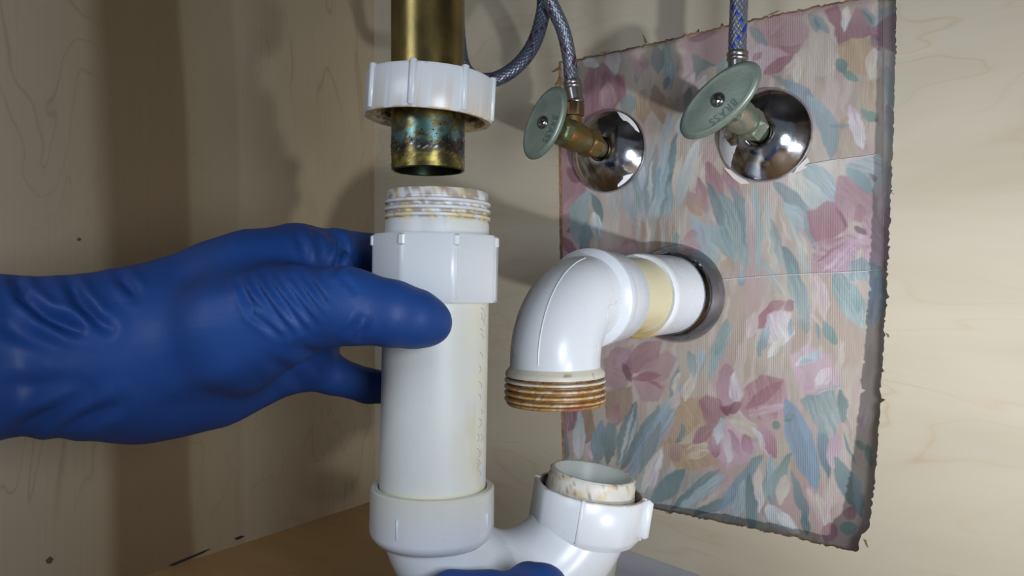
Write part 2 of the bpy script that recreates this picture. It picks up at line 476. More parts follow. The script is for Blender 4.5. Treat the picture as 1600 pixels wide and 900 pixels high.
def poly(pts, ca, cb=None, ang=90, alpha=.92, soft=2.0):
    cb = cb or ca
    pts = np.array(pts, float)
    lo, hi = pts.min(0) - 6, pts.max(0) + 6
    idx = np.nonzero((wu > lo[0]) & (wu < hi[0]) & (wv > lo[1]) & (wv < hi[1]))[0]
    if not len(idx): return
    x, y = wu[idx], wv[idx]
    ins = np.zeros(len(idx), bool); dm = np.full(len(idx), 1e9)
    for i in range(len(pts)):
        a, b = pts[i], pts[(i + 1) % len(pts)]
        cond = ((a[1] > y) != (b[1] > y))
        xi = (b[0] - a[0]) * (y - a[1]) / ((b[1] - a[1]) if b[1] != a[1] else 1e-9) + a[0]
        ins ^= cond & (x < xi)
        ab = b - a; tt = np.clip(((x - a[0]) * ab[0] + (y - a[1]) * ab[1]) / max(ab @ ab, 1e-9), 0, 1)
        dm = np.minimum(dm, np.hypot(x - a[0] - tt * ab[0], y - a[1] - tt * ab[1]))
    sd = np.where(ins, dm, -dm)
    m = sstep(-soft, soft, sd + 1) * alpha
    c_, s_ = math.cos(math.radians(ang)), math.sin(math.radians(ang))
    al = (x * c_ + y * s_); ac = (-x * s_ + y * c_)
    t = (al - al.min()) / max(np.ptp(al), 1)
    st = vnoise(ac / 2.4, al / 28, seed=22)
    put(idx, m * (.85 + .15 * st), ca, cb, np.clip(t + (st - .5) * .6, 0, 1), st)
def disc(x, y, r, ca, cb=None, ry=None):
    ry = ry or r
    poly([(x + r * math.cos(a), y + ry * math.sin(a)) for a in np.linspace(0, 2 * math.pi, 14, endpoint=False)], ca, cb)

# loose brushwork of the ground, mostly upright
cols = ['pal', 'bg2', 'pink', 'bg', 'ptea', 'crm', 'bg2', 'gry', 'plil', 'brn']
for i in range(300):
    x = rng.uniform(860, 1410); y = rng.uniform(-20, 870)
    a = rng.normal(0, .32) + (0.25 if y > 450 else 0.1); ln_ = rng.uniform(22, 80)
    leaf(x, y, x + math.sin(a) * ln_, y + math.cos(a) * ln_, rng.uniform(2, 7), cols[rng.integers(len(cols))], alpha=rng.uniform(.15, .38))

# ---- top left
poly([(876, 110), (905, 100), (915, 95), (1000, 85), (1040, 70), (1042, 210), (876, 215)], 'bg2', 'brn', alpha=.35, soft=9)
poly([(915, 190), (912, 140), (922, 108), (945, 100), (958, 120), (975, 118), (978, 140), (968, 160), (955, 185)], 'mauve', 'rose', 60)
leaf(925, 178, 935, 105, 15, 'rose', 'mauve'); leaf(972, 165, 966, 116, 11, 'rose'); leaf(944, 110, 950, 150, 9, 'deep', alpha=.6)
leaf(950, 172, 950, 130, 14, 'mauve', 'pink', alpha=.9); leaf(962, 116, 955, 80, 13, 'white', 'plil', fat=.6); leaf(936, 106, 914, 92, 8, 'white')
leaf(898, 130, 905, 100, 9, 'gry'); leaf(903, 190, 907, 130, 9, 'brn', alpha=.6)
leaf(1005, 196, 1003, 140, 16, 'dtan', 'tan', fat=.6); leaf(1038, 196, 1022, 132, 13, 'dtan', 'brn'); leaf(1050, 190, 1040, 150, 10, 'tan', alpha=.7)
leaf(978, 186, 984, 146, 12, 'gry', 'teal', fat=.6); leaf(996, 130, 998, 100, 5, 'gry')
leaf(1040, 64, 1041, 122, 11, 'teal', 'ptea'); leaf(1026, 72, 1028, 118, 10, 'gry', 'dtea', alpha=.8); leaf(1045, 145, 1051, 92, 7, 'gry', 'pblu'); leaf(1040, 140, 1042, 120, 5, 'dtea')
leaf(996, 85, 1000, 122, 9, 'pink'); leaf(1010, 110, 1004, 84, 7, 'mauve', alpha=.7); leaf(1068, 120, 1075, 80, 9, 'plil', 'pink'); leaf(1060, 130, 1062, 90, 6, 'bg2')
poly([(1062, 72), (1090, 52), (1145, 35), (1148, 92), (1118, 100), (1085, 84)], 'pink', 'mauve', 30, .8); leaf(1076, 64, 1120, 48, 6, 'deep', 'mauve', alpha=.8)
poly([(1081, 84), (1116, 101), (1098, 112), (1085, 124)], 'gry', 'dtea', 30, .9); leaf(1118, 120, 1146, 88, 12, 'gry', 'ptea')
leaf(1068, 146, 1086, 112, 7, 'white', 'plil'); leaf(1082, 150, 1104, 118, 7, 'white', alpha=.6); leaf(1072, 170, 1080, 136, 7, 'gry')
leaf(1058, 215, 1072, 172, 8, 'pblu', 'white'); leaf(1046, 190, 1060, 150, 7, 'gry', 'bg2'); leaf(1040, 215, 1046, 178, 8, 'pblu', alpha=.8)
# ---- top right
poly([(1180, 42), (1215, 26), (1250, 32), (1264, 50), (1262, 72), (1240, 86), (1208, 78), (1190, 64)], 'pink', 'mauve', 70)
leaf(1205, 75, 1258, 72, 9, 'rose', 'mauve', bend=.12, alpha=.8); leaf(1200, 60, 1230, 30, 14, 'mauve', 'pink', alpha=.7)
poly([(1158, 98), (1182, 70), (1212, 76), (1237, 88), (1226, 106), (1200, 118), (1172, 114)], 'plil', 'pink', 20); leaf(1238, 86, 1192, 118, 9, 'rose', 'rose', alpha=.9); leaf(1175, 95, 1192, 82, 5, 'mauve')
leaf(1172, 42, 1200, 74, 8, 'gry', 'teal'); leaf(1262, 22, 1294, 54, 12, 'gry', 'teal'); leaf(1270, 26, 1282, 48, 3, 'dtea', alpha=.7)
leaf(1285, 120, 1280, 48, 34, 'pal', 'bg', alpha=.7); leaf(1296, 25, 1312, 74, 10, 'crm', 'pal', bend=-.1); leaf(1245, 132, 1246, 82, 9, 'crm', 'pal'); leaf(1228, 120, 1240, 92, 7, 'pal')
poly([(1290, 18), (1306, 5), (1319, 26), (1325, 72), (1311, 72), (1304, 44)], 'rose', 'deep', 80); poly([(1319, 70), (1326, 34), (1338, 10), (1354, 24), (1363, 57), (1345, 58), (1330, 60)], 'mauve', 'deep', 80)
leaf(1318, 50, 1324, 8, 7, 'white', 'crm'); leaf(1350, 8, 1366, 50, 8, 'gry', 'teal'); leaf(1365, 50, 1392, 8, 12, 'pblu', 'gry', alpha=.8); leaf(1345, 10, 1362, 40, 3, 'dtea')
poly([(1361, 46), (1386, 24), (1400, 20), (1402, 84), (1384, 76), (1366, 58)], 'rose', 'deep', 20); disc(1369, 66, 10, 'plum', 'mauve', 11)
poly([(1310, 72), (1332, 60), (1358, 62), (1364, 90), (1352, 116), (1330, 114), (1317, 96)], 'tan', 'tan'); leaf(1366, 130, 1366, 74, 14, 'crm', 'pal', fat=.5)
leaf(1309, 92, 1321, 116, 9, 'grn', 'dtea'); leaf(1318, 114, 1340, 126, 7, 'grn')
poly([(1345, 128), (1378, 120), (1384, 190), (1350, 215), (1345, 170)], 'tan', 'bg', alpha=.8); poly([(1300, 200), (1340, 170), (1345, 245), (1302, 248)], 'tan', 'bg2', alpha=.6)
leaf(1222, 128, 1276, 176, 11, 'blue', 'gry', bend=-.1); leaf(1262, 150, 1300, 250, 15, 'pblu', 'teal', bend=-.12); leaf(1205, 115, 1236, 140, 5, 'gry')
leaf(1344, 172, 1374, 190, 9, 'teal', 'grn'); leaf(1328, 162, 1348, 232, 11, 'plil', 'white'); leaf(1295, 196, 1330, 196, 4, 'teal', alpha=.7)
leaf(1385, 100, 1392, 170, 8, 'gry', 'teal'); leaf(1388, 160, 1396, 230, 8, 'plum', 'gry')
# ---- middle left
poly([(874, 225), (902, 232), (916, 300), (900, 345), (874, 340)], 'mauve', 'rose', 40); leaf(886, 262, 905, 286, 9, 'deep'); leaf(878, 335, 918, 298, 10, 'pink', 'mauve'); leaf(905, 330, 920, 298, 6, 'rose')
poly([(874, 340), (900, 345), (906, 380), (905, 425), (874, 430)], 'mauve', 'pink', 60); leaf(884, 360, 906, 356, 6, 'deep'); leaf(880, 368, 904, 398, 7, 'deep', bend=.1); leaf(906, 386, 908, 396, 3, 'deep')
leaf(895, 345, 900, 312, 6, 'gry'); leaf(922, 296, 905, 388, 16, 'ptea', 'teal', bend=.1); leaf(922, 300, 936, 362, 6, 'dtea', bend=-.1); leaf(938, 375, 928, 332, 10, 'pblu', 'white'); leaf(918, 345, 912, 395, 12, 'teal', 'dtea')
poly([(985, 250), (1045, 200), (1052, 260), (1030, 350), (985, 345), (968, 300)], 'ptea', 'pblu', 90, .5, 10)
for a in [(1058, 205, 1030, 345, 8, 'dtea', 'teal'), (1044, 215, 1022, 355, 9, 'pblu', 'ptea'), (1026, 225, 1008, 340, 8, 'gry', 'teal'), (1008, 230, 998, 320, 9, 'ptea', 'gry'), (992, 270, 1000, 335, 7, 'teal', 'ptea'), (975, 300, 992, 345, 9, 'pblu', 'gry'),
          (955, 300, 965, 345, 9, 'pblu', 'bg'), (1018, 250, 1014, 320, 3, 'white', 'ptea'), (1000, 240, 1004, 300, 5, 'white', 'pblu'), (1066, 240, 1038, 340, 6, 'crm', 'bg'), (1050, 270, 1040, 350, 6, 'dtea', 'pblu'), (1030, 260, 1024, 330, 4, 'blue', 'pblu')]:
    leaf(*a)
leaf(1092, 214, 1054, 330, 11, 'white', 'ptea'); leaf(1104, 230, 1080, 300, 9, 'crm', 'pal', alpha=.8); leaf(1120, 215, 1100, 260, 12, 'bg2', 'pink')
poly([(985, 345), (1050, 335), (1062, 400), (975, 400)], 'brn', 'gry', 90, .45, 8)
for i in range(14):
    x = 985 + i * 5.5; leaf(x, 410, x + rng.uniform(-6, 10), 340, rng.uniform(2, 5), ['brn', 'pal', 'gry', 'dtan'][i % 4], alpha=.6)
leaf(980, 408, 990, 366, 14, 'rose', 'mauve'); poly([(945, 395), (990, 380), (1002, 410), (960, 425)], 'pink', 'mauve'); leaf(1010, 410, 1022, 380, 7, 'deep', 'brn', alpha=.5)
leaf(1092, 278, 1104, 334, 9, 'rose', 'pink'); leaf(1103, 250, 1130, 308, 12, 'rose', 'mauve'); leaf(1076, 298, 1096, 336, 12, 'mauve', 'tan'); leaf(1128, 262, 1162, 322, 9, 'rose', 'pink')
leaf(1104, 282, 1142, 370, 10, 'dtea', 'teal'); leaf(1126, 300, 1166, 425, 16, 'teal', 'ptea', bend=-.06); leaf(1140, 288, 1172, 400, 11, 'teal', 'teal', bend=-.08); leaf(1082, 335, 1120, 425, 16, 'pblu', 'ptea'); leaf(1108, 342, 1144, 405, 12, 'ptea', 'teal'); leaf(1128, 350, 1150, 410, 9, 'teal', 'ptea')
leaf(1072, 386, 1084, 358, 9, 'pink', 'mauve'); leaf(1095, 400, 1080, 370, 7, 'pink'); leaf(1056, 395, 1058, 360, 5, 'teal'); leaf(1130, 440, 1142, 400, 13, 'bg', 'tan')
# ---- middle right: big rose flower
leaf(1256, 255, 1304, 318, 24, 'teal', 'pblu'); leaf(1232, 270, 1290, 330, 18, 'crm', 'ptea'); leaf(1206, 282, 1266, 336, 12, 'dtea', 'teal'); leaf(1216, 316, 1262, 356, 14, 'pblu', 'ptea'); leaf(1256, 330, 1275, 390, 8, 'gry', 'teal')
poly([(1322, 260), (1350, 246), (1379, 240), (1377, 286), (1366, 306), (1346, 292)], 'teal', 'ptea', 20, .85); leaf(1322, 262, 1366, 304, 12, 'teal', 'dtea'); leaf(1360, 272, 1368, 286, 5, 'plum'); leaf(1380, 280, 1394, 260, 8, 'gry')
poly([(1309, 276), (1322, 276), (1346, 292), (1368, 306), (1374, 332), (1352, 348), (1326, 342), (1304, 326)], 'rose', 'mauve', 40)
poly([(1260, 332), (1278, 326), (1292, 316), (1306, 318), (1322, 350), (1320, 358), (1296, 376), (1280, 384), (1268, 364)], 'rose', 'rose', 60)
poly([(1268, 428), (1272, 396), (1290, 380), (1330, 366), (1347, 376), (1336, 406), (1318, 428), (1296, 432)], 'mauve', 'lilac', 20); poly([(1348, 350), (1378, 318), (1394, 330), (1394, 420), (1362, 402), (1346, 384)], 'mauve', 'lilac', 60)
for a in [(1285, 425, 1338, 376, 4, 'plil', 'lilac'), (1300, 428, 1340, 384, 3, 'plil', 'lilac'), (1276, 410, 1325, 376, 3, 'rose', 'mauve'), (1328, 350, 1322, 306, 11, 'pink', 'mauve'), (1345, 346, 1345, 318, 9, 'mauve', 'rose'), (1333, 354, 1354, 368, 6, 'plum', 'plum'), (1338, 372, 1362, 382, 7, 'plil', 'pink'),
          (1376, 416, 1350, 390, 9, 'plil', 'lilac'), (1374, 345, 1382, 300, 7, 'pink', 'plil'), (1305, 322, 1324, 356, 3, 'deep', 'deep'), (1268, 384, 1318, 372, 4, 'pink', 'rose')]: leaf(*a)
poly([(1330, 410), (1350, 404), (1378, 418), (1376, 440), (1320, 436)], 'teal', 'pblu')
for a in [(1180, 285, 1186, 430, 9, 'ptea', 'ptea'), (1196, 300, 1212, 425, 7, 'ptea', 'crm'), (1168, 300, 1178, 420, 8, 'pal', 'pink'), (1205, 340, 1222, 420, 7, 'gry', 'ptea'), (1222, 384, 1250, 440, 9, 'dtea', 'teal'), (1230, 340, 1262, 400, 8, 'ptea', 'crm'), (1244, 370, 1262, 430, 8, 'crm', 'ptea'), (1213, 310, 1236, 380, 6, 'tan', 'pal')]: leaf(*a)
# ---- band below
leaf(1232, 408, 1262, 505, 13, 'teal', 'ptea'); leaf(1190, 405, 1240, 478, 9, 'ptea', 'bg'); leaf(1304, 424, 1350, 512, 20, 'teal', 'ptea'); leaf(1378, 425, 1362, 510, 16, 'blue', 'pblu'); leaf(1330, 440, 1342, 490, 9, 'ptea', 'teal'); leaf(1276, 430, 1290, 500, 12, 'plil', 'pal', alpha=.7); leaf(1160, 420, 1156, 450, 6, 'pblu', 'teal'); leaf(1250, 490, 1262, 520, 8, 'ptea', 'gry')
leaf(1180, 514, 1206, 476, 10, 'rose', 'rose', bend=.12); leaf(1196, 486, 1226, 470, 9, 'rose', 'mauve'); leaf(1226, 484, 1242, 472, 9, 'mauve', 'rose'); poly([(1196, 512), (1202, 492), (1216, 486), (1236, 490), (1240, 520), (1222, 540), (1204, 535)], 'plil', 'white', 70, .9)
leaf(1185, 556, 1202, 506, 9, 'teal', 'pblu'); leaf(1232, 526, 1236, 496, 5, 'pblu', 'teal'); leaf(1168, 530, 1182, 486, 9, 'plil', 'pal'); leaf(1200, 558, 1224, 526, 8, 'white', 'crm'); leaf(1286, 500, 1306, 540, 8, 'teal', 'grn'); leaf(1276, 505, 1280, 530, 4, 'teal')
leaf(1108, 592, 1138, 496, 11, 'ptea', 'teal'); leaf(1088, 590, 1100, 545, 8, 'ptea', 'pblu'); leaf(1116, 560, 1146, 505, 8, 'grn', 'ptea', alpha=.5)
poly([(1236, 556), (1260, 540), (1298, 556), (1312, 596), (1300, 612), (1262, 616), (1242, 590)], 'plil', 'lilac', 60, .75, 5); leaf(1272, 606, 1300, 574, 12, 'white', 'plil'); leaf(1244, 572, 1282, 548, 8, 'white', 'pblu'); leaf(1250, 570, 1270, 560, 4, 'ptea'); leaf(1252, 624, 1318, 600, 5, 'teal', 'ptea'); leaf(1256, 612, 1300, 604, 8, 'pink', 'plil', alpha=.7)
# ---- centre flower
poly([(1034, 650), (1058, 622), (1092, 622), (1112, 650), (1116, 700), (1124, 724), (1080, 736), (1052, 726), (1036, 690)], 'tan', 'tan', 60, .9); leaf(1062, 718, 1118, 700, 12, 'tan', 'crm', bend=-.1); leaf(1062, 694, 1104, 640, 10, 'crm', 'tan', bend=.2, alpha=.7); leaf(1056, 694, 1066, 660, 4, 'dtea', 'teal', bend=.15); disc(1055, 708, 9, 'pink', 'brn', 12); leaf(1040, 690, 1050, 640, 9, 'pink', 'bg2')
poly([(1158, 640), (1163, 606), (1190, 587), (1223, 591), (1238, 646), (1200, 656), (1168, 652)], 'rose', 'pink', 80); leaf(1166, 640, 1222, 594, 10, 'rose', 'rose', alpha=.8); leaf(1170, 650, 1234, 630, 7, 'pink', 'plil')
poly([(1090, 626), (1104, 618), (1124, 624), (1138, 642), (1124, 658), (1106, 668)], 'rose', 'mauve', 40)
leaf(1144, 642, 1133, 568, 18, 'lilac', 'mauve', fat=.55); leaf(1150, 636, 1148, 580, 9, 'plil', 'white', alpha=.8)
poly([(1112, 694), (1118, 664), (1136, 654), (1166, 684), (1182, 694), (1172, 718), (1142, 730), (1118, 714)], 'plil', 'lilac', 80); leaf(1118, 716, 1114, 682, 10, 'rose', 'lilac'); leaf(1140, 726, 1132, 664, 7, 'white', 'lilac'); leaf(1160, 718, 1140, 670, 7, 'lilac', 'mauve'); leaf(1172, 712, 1164, 676, 8, 'lilac', 'rose')
poly([(1140, 656), (1178, 658), (1190, 672), (1182, 684), (1156, 674)], 'crm', 'bg', 20); leaf(1184, 664, 1210, 716, 13, 'lilac', 'rose', bend=-.06); leaf(1176, 664, 1200, 712, 4, 'white', 'plil'); leaf(1122, 694, 1126, 652, 8, 'white', 'ptea'); leaf(1082, 694, 1118, 662, 10, 'rose', 'mauve')
disc(1136, 640, 7, 'deep'); leaf(1136, 646, 1160, 630, 8, 'deep', 'rose'); leaf(1124, 632, 1138, 650, 4, 'deep')
# ---- flower at the left, under the elbow
poly([(942, 562), (962, 542), (985, 548), (988, 584), (972, 608), (946, 606)], 'mauve', 'mauve', 30, .85); leaf(978, 580, 1034, 536, 20, 'rose', 'mauve'); poly([(990, 590), (1010, 570), (1044, 548), (1058, 560), (1046, 588), (1020, 602)], 'pink', 'mauve', 20, .8); poly([(988, 596), (1010, 594), (1040, 600), (1030, 628), (1004, 626)], 'pink', 'mauve', 60, .85); leaf(972, 566, 986, 598, 6, 'deep', 'plum'); leaf(984, 592, 1034, 586, 7, 'rose', 'rose'); leaf(960, 575, 990, 538, 8, 'lilac', 'mauve', alpha=.6); leaf(1012, 596, 1036, 606, 4, 'rose')
poly([(945, 612), (985, 604), (990, 640), (962, 664), (946, 650)], 'dtan', 'brn', 60, .8); leaf(918, 694, 914, 630, 14, 'brn', 'dtan', fat=.4); leaf(905, 716, 908, 636, 10, 'white', 'pblu', fat=.4); poly([(876, 636), (902, 632), (900, 668), (880, 680)], 'plum', 'mauve'); leaf(884, 720, 882, 668, 8, 'dtea', 'gry'); leaf(922, 718, 924, 690, 7, 'plil')
leaf(932, 728, 940, 655, 11, 'teal', 'blue'); leaf(950, 728, 955, 650, 11, 'dtea', 'teal'); leaf(952, 662, 968, 632, 9, 'pink', 'rose'); leaf(966, 728, 994, 626, 13, 'teal', 'dtea'); leaf(968, 722, 992, 632, 3, 'white', 'ptea'); leaf(976, 726, 996, 650, 3, 'white', 'pblu')
leaf(972, 734, 1032, 632, 10, 'dtea', 'teal'); leaf(982, 748, 1068, 600, 15, 'blue', 'pblu', fat=.45); leaf(1000, 740, 1030, 660, 10, 'teal', 'gry'); leaf(1045, 622, 1062, 570, 4, 'teal'); leaf(1050, 618, 1062, 580, 5, 'pal', 'crm'); leaf(1070, 628, 1092, 560, 8, 'crm', 'pal'); leaf(1084, 590, 1078, 545, 8, 'ptea', 'teal'); leaf(1048, 640, 1062, 610, 8, 'pal')
# ---- bottom foliage
poly([(880, 740), (1000, 740), (1060, 736), (1180, 760), (1200, 830), (1020, 800), (880, 770)], 'teal', 'ptea', 100, .5, 10)
for a in [(1000, 772, 1036, 696, 7, 'white', 'crm'), (1012, 770, 1034, 702, 7, 'plil', 'white'), (1016, 790, 1070, 732, 15, 'teal', 'dtea'), (1048, 796, 1126, 732, 9, 'dtea', 'teal'), (1056, 800, 1136, 738, 8, 'ptea', 'pblu'), (1082, 806, 1150, 774, 8, 'dtea', 'teal'), (1094, 790, 1150, 744, 6, 'pal', 'pink'), (1126, 800, 1190, 708, 12, 'blue', 'teal'),
          (1176, 838, 1170, 736, 10, 'teal', 'dtea'), (1206, 800, 1202, 708, 10, 'teal', 'pblu'), (1192, 780, 1238, 706, 10, 'ptea', 'grn'), (1150, 812, 1160, 750, 9, 'pblu', 'ptea'), (1188, 800, 1184, 730, 7, 'white', 'pal'), (1196, 790, 1232, 830, 13, 'white', 'pblu'), (1216, 800, 1248, 836, 9, 'white', 'white'), (1220, 790, 1226, 740, 9, 'crm', 'pal'),
          (1228, 620, 1278, 766, 20, 'blue', 'blue'), (1280, 658, 1296, 750, 10, 'blue', 'dtea'), (1300, 734, 1304, 672, 11, 'plil', 'lilac'), (1304, 714, 1348, 806, 15, 'teal', 'dtea'), (1336, 736, 1346, 808, 9, 'pblu', 'teal'), (1316, 676, 1338, 730, 3, 'dtea', 'teal'), (1338, 688, 1358, 706, 5, 'grn', 'teal'), (1354, 690, 1362, 730, 6, 'grn', 'teal'),
          (1236, 732, 1264, 826, 8, 'teal', 'dtea'), (1256, 800, 1262, 838, 7, 'dtea', 'dtea'), (1262, 760, 1290, 830, 8, 'pal', 'pink'), (1276, 770, 1302, 840, 8, 'crm', 'pal'), (1296, 760, 1290, 820, 6, 'pal', 'plil'), (1345, 672, 1356, 630, 9, 'lilac', 'pal'), (1318, 660, 1314, 606, 9, 'teal', 'dtea'), (1290, 848, 1302, 818, 13, 'mauve', 'rose')]: leaf(*a)
poly([(1252, 626), (1300, 612), (1312, 650), (1302, 682), (1282, 674), (1266, 650)], 'teal', 'ptea', 70, .85); leaf(1225, 660, 1240, 646, 6, 'grn', 'teal'); disc(1214, 664, 6, 'grn')
disc(1328, 802, 10, 'rose', 'mauve', 8); disc(1325, 824, 12, 'grn', 'teal', 10); leaf(1340, 830, 1356, 810, 8, 'pink', 'plil')
nx, ny = len(gx), len(gz)
I = np.arange(nx * ny).reshape(nx, ny)
WF = np.stack([I[:-1, :-1], I[1:, :-1], I[1:, 1:], I[:-1, 1:]], -1).reshape(-1, 4)
ww = build('wall_rear', WV, WF, 'wallpaper', smooth=True, sharp=0, col=np.clip(WC, 0, 1), kind='structure', label='old wall papered with painted pink flowers and teal leaves behind the opening')
# torn paper lips around the valve plate
for pts in ([(1131, 262), (1150, 268), (1172, 287), (1158, 288), (1146, 279)], [(1246, 262), (1262, 246), (1266, 253), (1256, 259), (1262, 262), (1240, 272)]):
    V, F = slab([PW(x, y, 0.6) for x, y in pts], WN, 0.4)
    build('torn_paper', V, F, 'paper', ww, col=(206, 200, 196), smooth=False)
# clear tape over the paper
tp = empty('clear_tape', PW(1260, 340, 0.4), label='wide piece of clear tape across the large rose flower on the wallpaper', category='tape')
V, F = slab([PW(1128, 437, .5), PW(1379, 421, .5), PW(1377, 240, .5), PW(1215, 264, .5), PW(1190, 330, .5), PW(1128, 420, .5)], WN, 0.12)
build('film', V, F, 'tape', tp, smooth=False)
for a, b in (((1040, 442), (1379, 421)), ((1212, 265), (1377, 240))):
    q = [PW(a[0] + (b[0] - a[0]) * s, a[1] + (b[1] - a[1]) * s + 0.8 * math.sin(s * 9), .75) for s in np.linspace(0, 1, 14)]
    V, F = sweep(q, 0.20, 6); build('tape_edge', V, F, 'paper', tp, col=(205, 205, 205))
tp = empty('clear_tape', PW(1388, 210, 0.4), label='narrow upright strip of clear tape along the right edge of the wallpaper opening', category='tape')
V, F = slab([PW(1381, -20, .5), PW(1379, 421, .5), PW(1408, 421, .5), PW(1412, -20, .5)], WN, 0.12)
build('film', V, F, 'tape', tp, smooth=False)
V, F = sweep([PW(1381, y, .75) for y in np.linspace(-20, 421, 10)], 0.18, 6); build('tape_edge', V, F, 'paper', tp, col=(190, 186, 190))

# marks on the left panel
def wall_mark(name, pts, colr, th=0.15):
    V, F = slab([PX(x, y, XL) for x, y in pts], (1, 0, 0), th)
    build(name, V, F, 'dull', wl, col=colr, smooth=False)
wall_mark('scuff_mark', [(262, 884), (275, 878), (300, 868), (322, 859), (330, 857), (318, 864), (290, 876), (272, 884)], (40, 34, 30))
wall_mark('scuff_mark', [(366, 841), (376, 837), (383, 838), (370, 844)], (44, 36, 32))
wall_mark('pin_knot', [(71, 876), (78, 869), (84, 873), (80, 880), (74, 881)], (92, 72, 66))
wall_mark('pin_knot', [(120, 373), (125, 371), (127, 375), (122, 377)], (84, 68, 56))

# ================================================================== drain tailpiece and its slip nut
UP = np.array([0, 0, 1.0])
TP = P(669, 268, 350)
zb = TP[2]
tail = empty('brass_tailpiece', (TP[0], TP[1], zb), label='tarnished brass drain tailpiece hanging open above the white trap', category='pipe')
R = 16.8
hs = list(np.concatenate([[0], np.linspace(0.6, 45, 60), np.linspace(50, TOPZ - zb - 2, 30)]))
prof = [(R - 1.3, TOPZ - zb - 2), (R - 1.3, 20), (R - 1.3, 0.4), (R - 0.7, 0)] + [(R, h) for h in hs[1:]]
V, F, (T, RR, H) = revolve(prof, (TP[0], TP[1], zb), UP, 96, closed=True)
brass = lin((138, 120, 72)); olive = lin((98, 90, 58)); teal = lin((104, 142, 142)); dark = lin((58, 56, 64)); dgreen = lin((52, 64, 52))
n1 = fbm(V, 0.18, 31); n2 = fbm(V, 0.45, 41); n3 = fbm(V, 0.9, 51, 2)
C = np.tile(brass, (len(V), 1))
C = mixc(C, olive, sstep(.35, .65, n1) * .8)
low = sstep(34, 26, H)
C = mixc(C, olive, low * .7)
C = mixc(C, lin((160, 146, 78)), low * sstep(.5, .62, n2) * .8)
hh = H + (n1 - .5) * 10
C = mixc(C, teal, sstep(10, 15, hh) * sstep(24, 18, hh) * sstep(.36, .52, n2) * .95)
C = mixc(C, dark, sstep(6, 9, hh) * sstep(15, 12, hh) * sstep(.35, .5, n3 * .5 + n2 * .5) * .95)
C = mixc(C, lin((205, 205, 200)), sstep(6, 9, hh) * sstep(16, 12, hh) * sstep(.72, .78, n3))
C = mixc(C, dgreen, (RR < R - 1) * 1.0)
build('pipe', V, F, 'brass', tail, col=C)
# crust of verdigris and solder grains on the lower end
pv, pf = [], []
for i in range(260):
    th = rng.uniform(-1.7, 1.7); h = rng.normal(12, 4.0)
    if not 2 < h < 24: continue
    r_ = rng.uniform(0.15, 0.5)
    a, e1, e2 = frame(UP, TOCAM)
    c = np.array([TP[0], TP[1], zb]) + a * h + (R + 0.02) * (math.cos(th) * e1 + math.sin(th) * e2)
    base = len(pv)
    for d in ((1, 0, 0), (-1, 0, 0), (0, 1, 0), (0, -1, 0), (0, 0, 1), (0, 0, -1)): pv.append(c + np.array(d) * r_ * rng.uniform(.6, 1.3))
    for f in ((0, 2, 4), (2, 1, 4), (1, 3, 4), (3, 0, 4), (2, 0, 5), (1, 2, 5), (3, 1, 5), (0, 3, 5)): pf.append(tuple(base + k for k in f))
pv = np.array(pv)
build('corrosion_crust', pv, pf, 'corroded', tail, col=mixc(np.tile(lin((96, 128, 128)), (len(pv), 1)), lin((60, 58, 64)), sstep(.4, .6, fbm(pv, .3, 5))), kind='stuff', label='blue green corrosion crust')

def octo(R0, amt, th0):
    def f(T, Rr, H):
        t = (T - th0 + np.pi / 8) % (np.pi / 4) - np.pi / 8
        k = np.cos(np.pi / 8) / np.cos(np.pi / 8 - np.abs(t))
        return np.where(Rr > R0 - 2.2, Rr * (1 - amt + amt * (k / np.cos(np.pi / 8) * .985)), Rr)
    return f
def thread_prof(r_in, r_out, h0, h1, pitch, up=True):
    out = []
    h = h0
    while h + pitch <= h1 + 1e-6:
        out += [(r_in, h), (r_in, h + pitch * .25), (r_out, h + pitch * .5), (r_out, h + pitch * .8)]
        h += pitch
    out.append((r_in, h1))
    return out
def ribs(parent, o, axis, Rn, thetas, h0, h1, w, d, colr, name='rib'):
    a, e1, e2 = frame(axis, TOCAM)
    for th in thetas:
        t = math.radians(th)
        n_ = math.cos(t) * e1 + math.sin(t) * e2; s_ = np.cross(a, n_)
        V, F = box(np.asarray(o) + a * ((h0 + h1) / 2) + n_ * (Rn + d / 2 - 0.8), s_, n_, a, w / 2, d / 2 + 0.8, (h1 - h0) / 2, min(w, d) * .35)
        build(name, V, F, 'pvc', parent, col=colr, smooth=True, sharp=50)

WHITE = (218, 223, 229)
# nut hanging on the tailpiece, open side down
ax = np.array(UP) + Rv * 0.06
ax /= np.linalg.norm(ax)
NT_O = P(669, 189, 350)
prof = [(28.9, 0), (29.3, 1.0), (29.2, 18.2), (28.4, 19.6), (26.5, 20.0), (17.4, 20.0), (17.2, 18.5), (17.4, 17.0), (24.5, 16.5)]
prof += [(r, h) for r, h in reversed(thread_prof(25.4, 24.2, 1.5, 15.5, 3.5))] + [(26.0, 0.4)]
V, F, (T, RR, H) = revolve(prof, NT_O, ax, 120, closed=True, rmod=octo(29, .15, math.radians(-8)))
C = np.tile(lin(WHITE), (len(V), 1)); nn = fbm(V, .22, 61); n2 = fbm(V, .7, 62)
C = mixc(C, lin((206, 178, 122)), sstep(.60, .78, nn + .25 * sstep(3, 0, H) - .1) * .22)
C = mixc(C, lin((196, 170, 112)), (RR < 27.5) * (H < 16.8) * .85)
C = mixc(C, lin((104, 76, 40)), (RR < 27.5) * (H < 16.8) * sstep(.4, .6, n2) * .8)
C = mixc(C, lin((190, 158, 96)), sstep(1.6, .2, H) * sstep(.38, .55, n2) * .9)
C = mixc(C, lin((120, 84, 44)), sstep(.73, .80, n2) * .5 * (H > 1))
nut = empty('slip_nut', NT_O, label='white plastic slip nut with brown stained threads hanging on the brass tailpiece', category='nut')
build('nut_body', V, F, 'pvc', nut, col=C)
